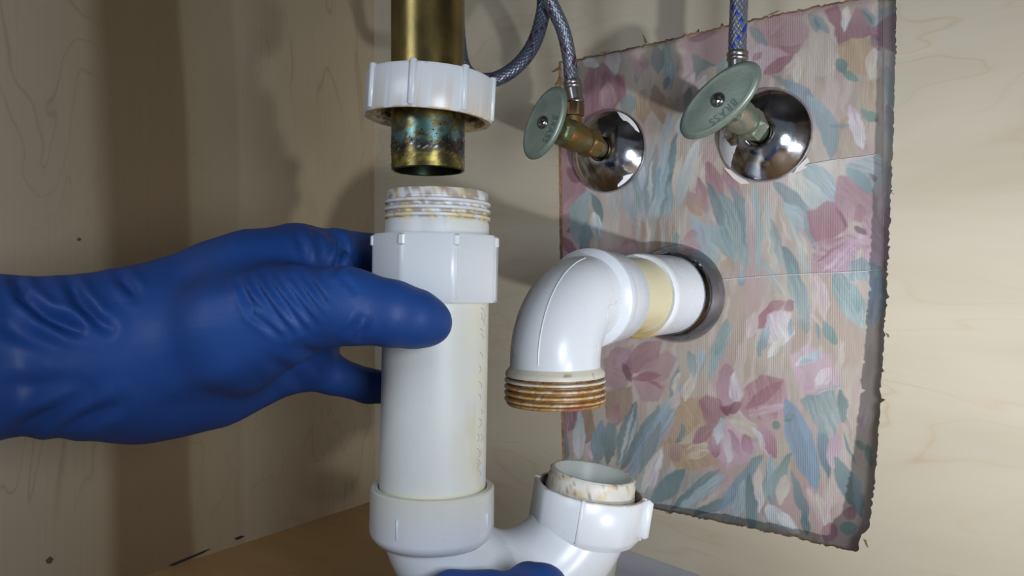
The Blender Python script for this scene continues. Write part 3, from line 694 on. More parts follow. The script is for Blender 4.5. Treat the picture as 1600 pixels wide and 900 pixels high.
ribs(nut, NT_O, ax, 28.9, [-8 + 45 * k for k in range(8)], 0.8, 20.6, 3.0, 1.7, WHITE)

# ================================================================== the P-trap that is being held
T0 = P(683.5, 352, 350); T1 = P(676.5, 740, 350)
tax = T0 - T1; tax /= np.linalg.norm(tax)
def on_axis(py):                                     # point of the trap's upright axis seen at this row
    f = (py - 352) / (740 - 352); return T0 + (T1 - T0) * f
trap = empty('p_trap', (T1[0], T1[1], -190), label='white plastic sink trap with straight inlet pipe held by the gloved hands', category='trap')
# threaded adapter on top
o = on_axis(378)
topL = np.linalg.norm(on_axis(301) - o)
prof = [(20.6, 0), (20.6, topL), (22.6, topL), (23.1, topL - .6), (23.1, topL - 3.2)] + [(r, topL - 3.4 - h) for r, h in thread_prof(22.9, 24.3, 0, 9.6, 3.2)] + [(23.4, topL - 13.4), (23.8, topL - 14.5), (23.8, 0)]
tilt = lambda T, Rr, H: H + np.where((Rr > 22.5) & (H > topL - 13.2) & (H < topL - 3.2), (T / (2 * np.pi) - .5) * 3.2 * .8, 0)
V, F, (T, RR, H) = revolve(prof, o, tax, 110, closed=True)
C = np.tile(lin((216, 220, 224)), (len(V), 1)); nn = fbm(V, .16, 71); n2 = fbm(V, .5, 72)
zone = sstep(topL - 15.5, topL - 12.5, H)
C = mixc(C, lin((222, 206, 160)), zone * sstep(.40, .60, nn) * .85)
C = mixc(C, lin((150, 128, 110)), zone * (RR < 23.3) * sstep(.42, .6, n2) * .8)
C = mixc(C, lin((170, 150, 128)), zone * sstep(.62, .74, n2) * .6)
build('threaded_adapter', V, F, 'pvc_matte', trap, col=C, label='threaded collar with yellow brown stains')
# slip nut around the pipe
o = on_axis(471); hN = np.linalg.norm(on_axis(369) - o)
prof = [(24.3, 0), (27.9, 0), (28.3, .5), (28.5, hN - 1.2), (27.6, hN), (24.0, hN)]
V, F, _ = revolve(prof, o, tax, 128, closed=True, rmod=octo(28.4, .7, math.radians(-25)))
tn = build('slip_nut', V, F, 'pvc', trap, col=WHITE)
ribs(tn, o, tax, 28.2, [-25 + 47 * k for k in range(-1, 7)], 1.0, hN - 0.5, 1.6, 1.3, WHITE)
a_, e1_, e2_ = frame(tax, TOCAM)
for th in (-72, 69, 22, -25):
    t = math.radians(th); n_ = math.cos(t) * e1_ + math.sin(t) * e2_
    V, F = box(o + tax * (hN - 3.2) + n_ * 28.9, np.cross(tax, n_), n_, tax, 1.6, 1.5, 2.6, .7); build('lug', V, F, 'pvc', tn, col=WHITE)
# straight pipe
p0 = on_axis(800); hp_ = np.linalg.norm(on_axis(460) - p0)
prof = [(24.3, h) for h in np.linspace(0, hp_, 40)]
V, F, (T, RR, H) = revolve(prof, p0, tax, 96)
C = np.tile(lin((216, 218, 216)), (len(V), 1)); nn = fbm(V, .05, 81); n2 = fbm(V * np.array([1, 1, .25]), .2, 82)
right = sstep(.2, 1.2, np.sin(T) * 1.2)
C = mixc(C, lin((226, 220, 188)), right * sstep(.3, .6, nn) * .55)
C = mixc(C, lin((206, 196, 168)), sstep(.62, .75, n2) * right * .5)
C = mixc(C, lin((214, 206, 160)), sstep(16, 11, H) * .6)
pipe = build('straight_pipe', V, F, 'pvc_matte', trap, col=C)
# worn print running up the pipe (illegible rubbed strokes)
a, e1, e2 = frame(tax, TOCAM)
def on_pipe(th, h, r): t = math.radians(th); return p0 + tax * h + r * (math.cos(t) * e1 + math.sin(t) * e2)
for (ya, yb, tA, tB) in [(478, 484, 60, 66), (486, 496, 61, 61), (486, 498, 68, 68), (494, 506, 62, 68), (510, 516, 60, 66), (518, 526, 61, 67), (545, 556, 60, 66), (566, 576, 60, 60), (590, 600, 60, 64),
                         (608, 618, 59, 63), (632, 640, 64, 66), (645, 656, 60, 66), (648, 660, 66, 61), (668, 680, 59, 59), (670, 682, 66, 66), (690, 700, 58, 63), (694, 704, 66, 62), (706, 716, 58, 64), (712, 722, 59, 59), (724, 734, 62, 66)]:
    pts = []
    for s in np.linspace(0, 1, 5):
        h = np.linalg.norm(on_axis(ya + (yb - ya) * s) - p0); pts.append(on_pipe(tA + (tB - tA) * s + 2.5 * math.sin(s * 3.1), h, 24.32))
    V, F = sweep(pts, 0.22, 5, ref=TOCAM); build('printed_mark', V, F, 'dull', pipe, col=(176, 178, 182))
# hub that takes the pipe
o = on_axis(832); hH = np.linalg.norm(on_axis(757) - o)
prof = [(24.4, hH - 9), (24.6, hH - 1.0), (25.2, hH), (27.6, hH), (28.3, hH - .8), (28.5, 2.2), (27.6, 0), (25.5, -2.6), (24.2, -3.0), (23.0, -3.0)]
V, F, (T, RR, H) = revolve(prof, o, tax, 110)
C = np.tile(lin((214, 219, 228)), (len(V), 1)); nn = fbm(V, .2, 91)
C = mixc(C, lin((206, 200, 168)), sstep(hH - 3, hH - .5, H) * .5); C = mixc(C, lin((210, 202, 172)), sstep(.58, .7, nn) * sstep(hH - 9, hH - 2, H) * .6)
hub = build('hub', V, F, 'pvc', trap, col=C)
ribs(hub, o, tax, 28.2, [-26, 64, 154, 244], 4.5, 13.5, 0.8, 0.7, (214, 219, 228))
# U-bend
A = o + tax * 12.0
B = P(916, 800, 382)
hv = B - A; hv[2] = 0; Lh = np.linalg.norm(hv); hv /= Lh
Rb = Lh / 1.985
TLT = math.radians(9)
path = [A + UP * 4, A]
for s in np.linspace(0, math.pi - TLT, 40)[1:]:
    path.append(A + hv * (Rb - Rb * math.cos(s)) - UP * (Rb * math.sin(s)))
end = path[-1]; ud = hv * math.sin(TLT) + UP * math.cos(TLT)
path.append(end + ud * .6)
V, F = sweep(path, 23.8, 64, cap=False, ref=TOCAM)
build('u_bend', V, F, 'pvc', trap, col=(216, 221, 228))
# outlet spigot and its slip nut; the outlet leans to the right
oax = UP + Rv * math.tan(math.radians(9.0)) ; oax /= np.linalg.norm(oax)
ON = P(912, 829, 381)
hO = 22.0
prof = [(23.6, -1), (25.5, -1), (27.0, 1.5), (27.6, 3), (27.8, hO - .8), (27.2, hO), (25.6, hO)] + [(r, h) for r, h in reversed(thread_prof(25.4, 24.5, 3, hO - 1, 3.2))] + [(23.6, 2)]
V, F, (T, RR, H) = revolve(prof, ON, oax, 128, closed=True, rmod=octo(27.7, .35, math.radians(-13)))
C = np.tile(lin((218, 223, 229)), (len(V), 1)); n2 = fbm(V, .5, 95)
C = mixc(C, lin((92, 62, 34)), (RR < 25.7) * (H > 1.5) * (.55 + .4 * sstep(.4, .6, n2)))
C = mixc(C, lin((178, 158, 120)), (H > hO - .5) * sstep(.35, .6, n2) * .7)
on = build('outlet_nut', V, F, 'pvc', trap, col=C, label='white slip nut with rust inside')
ribs(on, ON, oax, 27.5, [-13, 77, 167, 257], 1.5, hO + .4, 1.8, 1.1, WHITE)
ribs(on, ON, oax, 27.5, [77], 2.5, hO + .2, 5.0, 4.2, WHITE, 'lug')
prof = [(18.6, -30), (18.8, hO + 7.2), (19.4, hO + 8), (20.8, hO + 8), (21.5, hO + 7.2), (21.3, hO + 5), (21.9, hO + 4), (21.9, hO + 1), (22.4, hO - 1), (22.6, hO - 6)]
V, F, (T, RR, H) = revolve(prof, ON, oax, 96)
C = np.tile(lin((208, 206, 198)), (len(V), 1)); nn = fbm(V, .25, 97); n2 = fbm(V, .6, 98)
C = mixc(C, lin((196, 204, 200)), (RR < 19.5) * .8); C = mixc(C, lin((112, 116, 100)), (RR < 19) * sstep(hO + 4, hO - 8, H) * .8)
C = mixc(C, lin((196, 170, 116)), (RR > 19.5) * sstep(.50, .62, nn) * .75); C = mixc(C, lin((110, 84, 60)), (RR > 19.5) * sstep(.64, .74, n2) * .8)
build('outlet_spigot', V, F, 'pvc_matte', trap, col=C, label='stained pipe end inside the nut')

# ================================================================== trap arm coming out of the wall
AX, AZ = -220.0, -13.5
AYL = 342.0                                                     # Y of the elbow's hanging leg
arm = empty('trap_arm', (AX, 500, AZ), label='white plastic elbow with rusty open thread projecting from the papered wall', category='pipe elbow')
bend = [(AX, 380, AZ)]
Re = 33.0
for s in np.linspace(0, math.pi / 2, 28): bend.append((AX, 375 - Re * math.sin(s), AZ - Re + Re * math.cos(s)))
bend += [(AX, AYL, AZ - Re - 3), (AX, AYL, AZ - Re - 6.5)]
bend = np.array(bend)
V, F = sweep(bend, 24.2, 64, cap=False, ref=(1, 0, 0))
C = np.tile(lin((216, 221, 228)), (len(V), 1))
elb = build('elbow', V, F, 'pvc', arm, col=C)
# mould seam over the bend and the cast ring mark
seam = []
tb = np.gradient(bend, axis=0); tb /= np.linalg.norm(tb, axis=1)[:, None]
for i in range(4, len(bend) - 2):
    nrm = np.cross(tb[i], (1, 0, 0)); 
    if nrm @ (np.array([0, -1, 1.0])) < 0: nrm = -nrm
    an = math.radians(12); seam.append(bend[i] + 24.15 * (math.cos(an) * nrm + math.sin(an) * np.array([1.0, 0, 0])))
V, F = sweep(resample(seam, 2), .42, 8); build('mould_seam', V, F, 'pvc', elb, col=(220, 222, 226))
cpt = bend[12]
nr = np.cross(tb[12], (1, 0, 0)); nr = nr if nr @ np.array([0, -1, 1.0]) > 0 else -nr
def ring_mark(i, ang, rr, a0, a1):
    nr = np.cross(tb[i], (1, 0, 0)); nr = nr if nr @ np.array([0, -1, 1.0]) > 0 else -nr
    pts = []
    for s in np.linspace(a0, a1, 14):
        da = rr * math.cos(s) / 24.2; dl = rr * math.sin(s)
        q = ang + da; pts.append(bend[i] + tb[i] * dl + 24.2 * (math.cos(q) * nr + math.sin(q) * np.array([1.0, 0, 0])))
    V, F = sweep(pts, .3, 6); build('cast_mark', V, F, 'pvc', elb, col=(214, 216, 220))
ring_mark(10, math.radians(98), 5.0, 0.6, 4.6); ring_mark(6, math.radians(96), 2.6, 0.4, 3.8); ring_mark(22, math.radians(104), 3.2, 0.8, 4.0)
# socket with raised lip
prof = [(24.0, 373), (27.0, 374.5), (28.6, 376), (28.8, 381), (27.4, 384), (27.0, 386), (27.0, 401), (26.2, 402.5), (24.4, 402.5), (24.4, 395)]
V, F, _ = revolve([(r, -h) for r, h in prof], (AX, 0, AZ), (0, -1, 0), 96)
build('socket', V, F, 'pvc', arm, col=(214, 220, 229))
# cream stub pipe, coupling
V, F, (T, RR, H) = revolve([(24.2, -h) for h in np.linspace(396, 520, 24)], (AX, 0, AZ), (0, -1, 0), 72)
C = np.tile(lin((206, 198, 166)), (len(V), 1)); C = mixc(C, lin((172, 140, 50)), sstep(.3, .8, fbm(V, .12, 101)) * sstep(-8, -23, V[:, 2] - AZ) * .9)
build('stub_pipe', V, F, 'pvc_matte', arm, col=C, label='cream yellow length of pipe')
prof = [(24.3, 438), (26.4, 437), (27.2, 438.2), (27.2, 444), (26.8, 446), (26.8, 496), (24.3, 497)]
V, F, (T, RR, H) = revolve([(r, -h) for r, h in prof], (AX, 0, AZ), (0, -1, 0), 96)
C = np.tile(lin((218, 223, 231)), (len(V), 1)); C = mixc(C, lin((190, 160, 70)), sstep(-442, -437, H) * sstep(-14, -26, V[:, 2] - AZ) * .9)
build('coupling', V, F, 'pvc', arm, col=C)
# rusty male thread at the bottom
o = np.array([AX, AYL, AZ - Re - 3.0])
prof = [(24.0, -1), (24.6, 0), (26.0, 1.5), (26.6, 2.6), (26.6, 4.2)] + [(r, 4.4 + h) for r, h in thread_prof(25.0, 27.1, 0, 13.2, 3.3)] + [(26.2, 18.2), (25.6, 19.4), (22.0, 19.4), (20.8, 18), (20.8, 0)]
V, F, (T, RR, H) = revolve(prof, o, -UP, 144)
nn = fbm(V, .12, 111); n2 = fbm(V, .45, 112); n3 = fbm(V * np.array([1, 1, 3]), .9, 113, 2)
C = np.tile(lin((206, 202, 188)), (len(V), 1))
C = mixc(C, lin((196, 150, 72)), sstep(6, 10, H + (nn - .5) * 12) * sstep(.3, .5, n2) * .85)
C = mixc(C, lin((120, 76, 24)), (RR < 26.2) * (H > 4.2) * .85)
C = mixc(C, lin((80, 46, 20)), (RR < 26.2) * (H > 4.2) * sstep(.45, .6, n3) * .8)
C = mixc(C, lin((150, 104, 38)), (H > 8) * sstep(.55, .66, n3) * .7)
C = mixc(C, lin((150, 84, 70)), (H > 16) * sstep(.55, .7, nn) * .7)
C = mixc(C, lin((130, 110, 80)), (H < 4.2) * sstep(.62, .74, n2) * .7)
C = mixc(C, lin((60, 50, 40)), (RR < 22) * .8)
build('threaded_end', V, F, 'pvc_matte', arm, col=C, label='rust stained thread')
# chrome wall flange around the arm
prof = [(33.5, 0), (34.2, .5), (34.2, 2.0), (33.9, 5), (33.0, 9), (31.6, 13), (29.6, 16.5), (27.8, 18.5), (27.2, 18), (28.4, 14), (31, 6), (32.6, 2)]
fo = np.array([AX, wallY(AX), AZ])
V, F, (T, RR, H) = revolve(prof, fo, (0, -1, 0), 96, closed=True)
C = np.tile(lin((142, 142, 148)), (len(V), 1)); C = mixc(C, lin((84, 74, 62)), sstep(.58, .7, fbm(V, .25, 121)) * sstep(3.5, 0, H) * .9)
wf = empty('wall_flange', fo, label='chrome wall flange around the white trap arm', category='flange')
build('flange_shell', V, F, 'chrome', wf, col=C)

# ================================================================== shut-off valves
def hexr(R0, n=6, th0=0.0):
    def f(T, Rr, H):
        t = (T - th0) % (2 * np.pi / n) - np.pi / n
        k = np.cos(np.pi / n) / np.cos(t)
        return np.where(Rr > R0 * .9, Rr * k / np.cos(np.pi / n) * .94, Rr)
    return f
def text_mesh(s, size, depth):
    cu = bpy.data.curves.new('lettering', 'FONT'); cu.body = s; cu.size = size; cu.extrude = depth; cu.align_x = 'CENTER'; cu.align_y = 'CENTER'; cu.resolution_u = 3; cu.space_character = 1.15
    ob = bpy.data.objects.new('lettering', cu); COL.objects.link(ob)
    me = bpy.data.meshes.new_from_object(ob.evaluated_get(bpy.context.evaluated_depsgraph_get()))
    V = np.array([v.co for v in me.vertices]); F = [tuple(p.vertices) for p in me.polygons]
    bpy.data.objects.remove(ob); bpy.data.curves.remove(cu); bpy.data.meshes.remove(me)
    return V, F
def escutcheon(X, Z, label, patch):
    o = np.array([X, wallY(X), Z])
    prof = [(29.6, 0), (30.6, .4), (30.8, 1.6), (30.0, 3.0), (28.6, 4.2), (25.5, 7.0), (21, 10.2), (16, 12.8), (11.5, 14.2), (9.2, 14.6), (8.3, 14.4), (8.1, 13.4), (11, 12.8), (20, 9), (28, 2.4)]
    V, F, (T, RR, H) = revolve(prof, o, (0, -1, 0), 96, closed=True)
    C = np.tile(lin((204, 206, 214)), (len(V), 1)); nn = fbm(V, .3, int(X) % 97 + 5)
    C = mixc(C, lin((120, 104, 84)), sstep(.60, .75, nn) * .4)
    C = mixc(C, lin((112, 84, 46)), sstep(11.5, 8.5, RR) * sstep(.4, .6, nn) * .9)
    e = empty('escutcheon', o, label=label, category='escutcheon')
    build('plate', V, F, 'chrome', e, col=C)
    a, e1, e2 = frame((0, -1, 0), TOCAM)
    pr = np.array(prof[:10])
    def surf(r, t, off=.12):
        h = np.interp(r, pr[::-1, 0][:-2], pr[::-1, 1][:-2]); return o + np.array([0, -1, 0]) * (h + off) + r * (math.cos(t) * np.array([1.0, 0, 0]) + math.sin(t) * np.array([0, 0, 1.0]))
    for (r0, r1, t0, t1) in patch:
        m, k = 10, 6; pv = []
        for i in range(m + 1):
            for j in range(k + 1):
                s = i / m; u = j / k
                wob = 1 + .25 * math.sin(9 * s + 2) * (1 - u) + .12 * math.sin(23 * s)
                r = r1 - (r1 - r0) * (1 - u) * wob * min(1, 4 * s + .15, 4 * (1 - s) + .15)
                pv.append(surf(min(r, 29.4), math.radians(t0 + (t1 - t0) * s)))
        pf = [(i * (k + 1) + j, (i + 1) * (k + 1) + j, (i + 1) * (k + 1) + j + 1, i * (k + 1) + j + 1) for i in range(m) for j in range(k)]
        build('paint_patch', pv, pf, 'paper', e, col=(228, 230, 232), label='flake of white paint')
    return o
def valve(X, Z, hx, angle, a_len, b_len, label, letters, mats):
    o = np.array([X, wallY(X), Z])
    hc = np.array(hx)
    d = hc - o; Ln = np.linalg.norm(d); d /= Ln
    v = empty('shutoff_valve', o, label=label, category='valve')
    def ring(name, prof, m, colr, n=48, rm=None, oo=o, ax=d, par=v, noise=0, c2=None):
        V, F, (T, RR, H) = revolve(prof, oo, ax, n, rmod=rm)
        C = np.tile(lin(colr), (len(V), 1))
        if c2 is not None: C = mixc(C, lin(c2), sstep(.42, .6, fbm(V, .35, noise)))
        return build(name, V, F, m, par, col=C, sharp=30)
    ring('supply_stub', [(6.6, 0), (6.6, 26), (0, 26)], 'corroded', (128, 118, 92), noise=3, c2=(90, 112, 96))
    ring('compression_nut', [(0, 22), (8.2, 22), (9.6, 23), (9.6, 33), (8.4, 34.5), (0, 34.5)], 'corroded', mats[0], rm=hexr(9.6), noise=9, c2=mats[1])
    ring('valve_body', [(0, 32), (7.6, 32), (8.2, 33.5), (8.2, 37), (9.6, 40), (10.2, 46), (10.2, 56), (9.2, 60), (8.0, 62), (8.0, 64), (0, 64)], 'corroded', mats[0], noise=14, c2=mats[1])
    ring('bonnet_nut', [(0, 62), (8.2, 62), (9.0, 63), (9.0, 69), (7.6, 70.5), (5, 71), (0, 71)], 'corroded', mats[0], rm=hexr(9.0, 6, .3), noise=17, c2=(98, 116, 100))
    ring('stem', [(0, 68), (3.6, 68), (3.6, Ln - 3), (0, Ln - 3)], 'brass', (140, 122, 80), 24)
    oc = o + d * 51.0
    ring('outlet', [(0, 0), (6.4, 4), (6.4, 19), (5.4, 20), (0, 20)], 'corroded', mats[0], oo=oc, ax=UP, noise=21, c2=mats[1], n=32)
    ring('outlet_nut', [(0, 12.5), (6.2, 12.5), (7.6, 13.4), (7.6, 21.5), (6.6, 23), (0, 23)], 'brass', (132, 104, 74), oo=oc, ax=UP, rm=hexr(7.6, 6, .5), n=48)
    # oval handle
    ex = np.array([math.cos(math.radians(angle)), 0, math.sin(math.radians(angle))]); ex -= d * (ex @ d); ex /= np.linalg.norm(ex)
    ey = np.cross(d, ex)
    ph = np.linspace(0, 2 * np.pi, 96, endpoint=False)
    oxl = a_len * np.sign(np.cos(ph)) * np.abs(np.cos(ph)) ** 0.94; oyl = b_len * np.sin(ph)
    rings = [(0.02, -2.5), (.25, -2.6), (.55, -2.2), (.80, -1.2), (.93, 0.0), (.985, 1.2), (1.0, 2.4), (.99, 3.5), (.955, 4.4), (.90, 4.9), (.84, 4.8), (.70, 4.75), (.45, 4.9), (.2, 5.0), (.02, 5.0)]
    V = []
    for s, h in rings:
        for i in range(96): V.append(hc + ex * (oxl[i] * s) + ey * (oyl[i] * s + 0) + d * (h - 3.6))
    V = np.array(V); k = 96
    F = [(r * k + i, r * k + (i + 1) % k, (r + 1) * k + (i + 1) % k, (r + 1) * k + i) for r in range(len(rings) - 1) for i in range(k)]
    F.append(tuple(range(k - 1, -1, -1))); F.append(tuple((len(rings) - 1) * k + i for i in range(k)))
    C = np.tile(lin((108, 122, 114)), (len(V), 1)); nn = fbm(V, .1, 131)
    C = mixc(C, lin((124, 136, 124)), sstep(.4, .65, nn) * .7); C = mixc(C, lin((140, 136, 114)), sstep(.6, .75, fbm(V, .3, 132)) * .35)
    h = build('handle', V, F, 'handle', v, col=C, sharp=0)
    # screw with a cross recess
    so = hc + d * 1.2
    V, F, _ = revolve([(4.4, 0), (4.4, .35), (4.0, .5), (3.75, .3), (3.7, .1)], so, d, 32); build('screw_seat', V, F, 'handle', h, col=(70, 84, 84))
    V, F, _ = revolve([(3.7, -.4), (3.7, .5), (3.2, 1.1), (2.0, 1.5), (0, 1.6)], so, d, 32); build('screw', V, F, 'chrome', h, col=(200, 200, 204))
    for q in (35, 125):
        e = ex * math.cos(math.radians(q)) + ey * math.sin(math.radians(q)); f = np.cross(d, e)
        V, F = box(so + d * 1.5, e, f, d, 2.3, .45, .25); build('screw_slot', V, F, 'dull', h, col=(24, 24, 28), smooth=False)
    if letters:
        # the word follows the lower rim, reading upside down; turned about the handle's axis
        V0, F0 = text_mesh(letters, 6.2, 0.25)
        x = -V0[:, 0]; y = -V0[:, 1]
        bow = (x / a_len) ** 2 * 5.0
        V = hc[None] + ex[None] * (x[:, None] - 2.0) + ey[None] * ((y - b_len * .60 + bow)[:, None]) + d[None] * (1.25 + V0[:, 2] + .05)[:, None]
        build('lettering', V, F0, 'handle', h, col=(86, 100, 96), smooth=False, label='raised letters BRASS')
    return oc + UP * 23

XA, ZA = PW(951, 237)[[0, 2]]
XB, ZB = PW(1195, 212)[[0, 2]]
escutcheon(XA, ZA, 'stained chrome escutcheon behind the left shut-off valve', [(26.5, 29.3, 22, 72), (26.5, 29.0, -70, -40)])
escutcheon(XB, ZB, 'chrome escutcheon with a white paint flake behind the right shut-off valve', [(19, 29.3, 178, 222)])
hoseA = valve(XA, ZA, PY(850, 192, 414), 65, 25.0, 13.2, 'shut-off valve with upright oval handle beside the left edge of the opening', 'BRASS', ((104, 100, 58), (124, 88, 44)))
hoseB = valve(XB, ZB, PY(1123, 157, 423), 39, 28.0, 14.0, 'shut-off valve with slanting oval handle lettered BRASS, right of the two', 'BRASS', ((150, 140, 124), (104, 128, 108)))

# ================================================================== braided hoses
def hose(path, label, tracer, r=5.0, ferr=True, base=(122, 128, 140)):
    path = [np.asarray(p, float) for p in path]
    for end in (0, -1):                                  # open ends run on up to the counter
        if path[end][2] > 150:
            q = path[end].copy(); q[2] = TOPZ - 1.0
            if q[2] - path[end][2] > 12: path = [q] + path if end == 0 else path + [q]
    path = resample(path, 0.42)
    n = 110
    seg = np.concatenate([[0], np.cumsum(np.linalg.norm(np.diff(path, axis=0), axis=1))])
    th = np.linspace(0, 2 * np.pi, n, endpoint=False)
    S, T = np.meshgrid(seg, th, indexing='ij')
    k = 11
    u1 = (T / (2 * np.pi) * k + S / 4.2); u2 = (T / (2 * np.pi) * k - S / 4.2)
    a1 = np.abs(np.sin(np.pi * u1)); a2 = np.abs(np.sin(np.pi * u2))
    over = np.sin(np.pi * (np.floor(u1) + np.floor(u2)) + np.pi / 2) > 0
    hgt = np.where(over, a1 ** .6, a2 ** .6)
    rad = r + 0.42 * (hgt - .6)
    V, F = sweep(path, rad, n)
    C = np.tile(lin(base), (len(V), 1))
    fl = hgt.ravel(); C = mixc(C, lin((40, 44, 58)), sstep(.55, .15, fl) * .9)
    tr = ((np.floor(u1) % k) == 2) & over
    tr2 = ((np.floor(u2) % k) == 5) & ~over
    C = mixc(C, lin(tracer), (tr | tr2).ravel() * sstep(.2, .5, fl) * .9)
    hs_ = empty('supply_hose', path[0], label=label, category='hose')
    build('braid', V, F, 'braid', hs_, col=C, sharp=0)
    if ferr:
        d = path[0] - path[6]; d /= np.linalg.norm(d); o = path[0] - d * 3
        V, F, _ = revolve([(r + .2, -1), (6.0, -.6), (6.4, .4), (6.2, 1.6), (6.0, 2.2), (6.4, 3.2), (6.2, 4.4), (5.6, 5.0), (5.4, 12.5), (6.0, 13.2), (6.2, 14.4), (5.8, 15.4), (4.6, 15.8), (4.6, 19), (0, 19)], o, d, 48)
        build('ferrule', V, F, 'dull_steel', hs_, col=(146, 142, 142), label='dull steel ferrule')
    return hs_
b0 = hoseB + UP * 11
hose([b0, b0 + (0, 0, 14), b0 + (1, 0, 40), b0 + (3, -2, 90), b0 + (4, -6, 160), b0 + (2, -14, TOPZ - b0[2] - 8)], 'grey braided supply hose with blue threads rising from the right shut-off valve', (36, 62, 190), 5.2)
a0 = hoseA + UP * 11
hose([a0, P(892, 118, a0 @ Fv), P(889, 88, a0 @ Fv - 2), P(879, 45, a0 @ Fv - 8), P(858, 0, a0 @ Fv - 16), P(838, -40, a0 @ Fv - 24), P(822, -120, a0 @ Fv - 30), P(818, -230, a0 @ Fv - 30)], 'grey braided supply hose with dark red threads rising from the left shut-off valve', (92, 40, 60), 4.7, base=(110, 116, 130))
dz = 520
hose([P(836, -260, dz), P(842, -120, dz), P(850, -10, dz), P(846, 32, dz), P(832, 72, dz - 2), P(808, 103, dz - 4), P(776, 123, dz - 6), P(745, 124, dz - 8), P(724, 104, dz - 10), P(716, 60, dz - 12), P(713, 0, dz - 14), P(710, -120, dz - 16), P(708, -260, dz - 18)], 'blue grey braided hose looping down behind the brass tailpiece', (80, 44, 74), 4.9, ferr=False, base=(92, 98, 116))

# ================================================================== grey sheet on the cabinet floor
q = [PY(958, 853, YP - .5), PY(1094, 899, YP - .5)]
dirx = q[1] - q[0]
r0 = q[0] - dirx * .25; r1 = q[1]
pts = []
m = 16
for i in range(m + 1):
    f = i / m
    a = r0 + (r1 - r0) * f
    prof_ = [a, a + np.array([-2, -14, -.55 * (a[2] - FLZ)]), np.array([a[0] - 6, a[1] - 50, FLZ + 1.2]), np.array([a[0] - 12, a[1] - 130, FLZ + .8])]
    pts.append(resample(prof_, 6)[:26] if False else np.array([np.array([np.interp(s, [0, .15, .45, 1], [p[k] for p in prof_]) for k in range(3)]) for s in np.linspace(0, 1, 20)]))
pts = np.array(pts)
kk = pts.shape[1]
V = np.vstack([pts.reshape(-1, 3), pts.reshape(-1, 3) - np.array([0, 0, .5])])
nn_ = (m + 1) * kk
F = []
for i in range(m):
    for j in range(kk - 1):
        f = (i * kk + j, (i + 1) * kk + j, (i + 1) * kk + j + 1, i * kk + j + 1); F.append(f); F.append(tuple(x + nn_ for x in f[::-1]))
bd = [i * kk for i in range(m + 1)] + [m * kk + j for j in range(1, kk)] + [i * kk + kk - 1 for i in range(m - 1, -1, -1)] + [j for j in range(kk - 2, 0, -1)]
for i in range(len(bd)): a, b = bd[i], bd[(i + 1) % len(bd)]; F.append((b, a, a + nn_, b + nn_))
build('grey_sheet', V, F, 'paper', col=(176, 178, 190), sharp=40, label='flat grey sheet lying on the cabinet floor against the back panel', category='sheet')

# ================================================================== gloved hands
def surface_nets(Fd, org, h):
    nx_, ny_, nz_ = Fd.shape
    s = Fd < 0
    cnt = np.zeros((nx_ - 1, ny_ - 1, nz_ - 1), np.int8)
    pos = np.zeros((nx_ - 1, ny_ - 1, nz_ - 1, 3), np.float32)
    corners = [(a, b, c) for a in (0, 1) for b in (0, 1) for c in (0, 1)]
    sl = lambda c: (slice(c[0], nx_ - 1 + c[0]), slice(c[1], ny_ - 1 + c[1]), slice(c[2], nz_ - 1 + c[2]))
    for c in corners:
        for ax_ in range(3):
            if c[ax_]: continue
            c2 = list(c); c2[ax_] = 1
            f0 = Fd[sl(c)]; f1 = Fd[sl(c2)]
            cr = (f0 < 0) != (f1 < 0)
            t = np.where(cr, f0 / np.where(cr, f0 - f1, 1), 0)
            cnt += cr
            for k in range(3):
                pos[..., k] += np.where(cr, c[k] + (t if k == ax_ else 0), 0)
    act = cnt > 0
    idx = -np.ones(act.shape, np.int64); idx[act] = np.arange(act.sum())
    ii = np.argwhere(act)
    V = (ii + pos[act] / cnt[act][:, None]) * h + org
    Q = []
    for ax_ in range(3):
        sh = [slice(1, -1)] * 3; sh[ax_] = slice(0, -1)
        s0 = s[tuple(sh)]; sh2 = list(sh); sh2[ax_] = slice(1, None); s1 = s[tuple(sh2)]
        e = np.argwhere(s0 != s1); flip = s0[tuple(e.T)]
        off = np.array([1 if k != ax_ else 0 for k in range(3)]); e = e + off
        b, c = [(1, 2), (2, 0), (0, 1)][ax_]
        db = np.zeros(3, int); db[b] = 1; dc = np.zeros(3, int); dc[c] = 1
        q = np.stack([idx[tuple((e - db - dc).T)], idx[tuple((e - dc).T)], idx[tuple(e.T)], idx[tuple((e - db).T)]], 1)
        q[~flip] = q[~flip][:, ::-1]
        Q.append(q)
    Q = np.concatenate(Q); Q = Q[(Q >= 0).all(1)]
    return V, Q

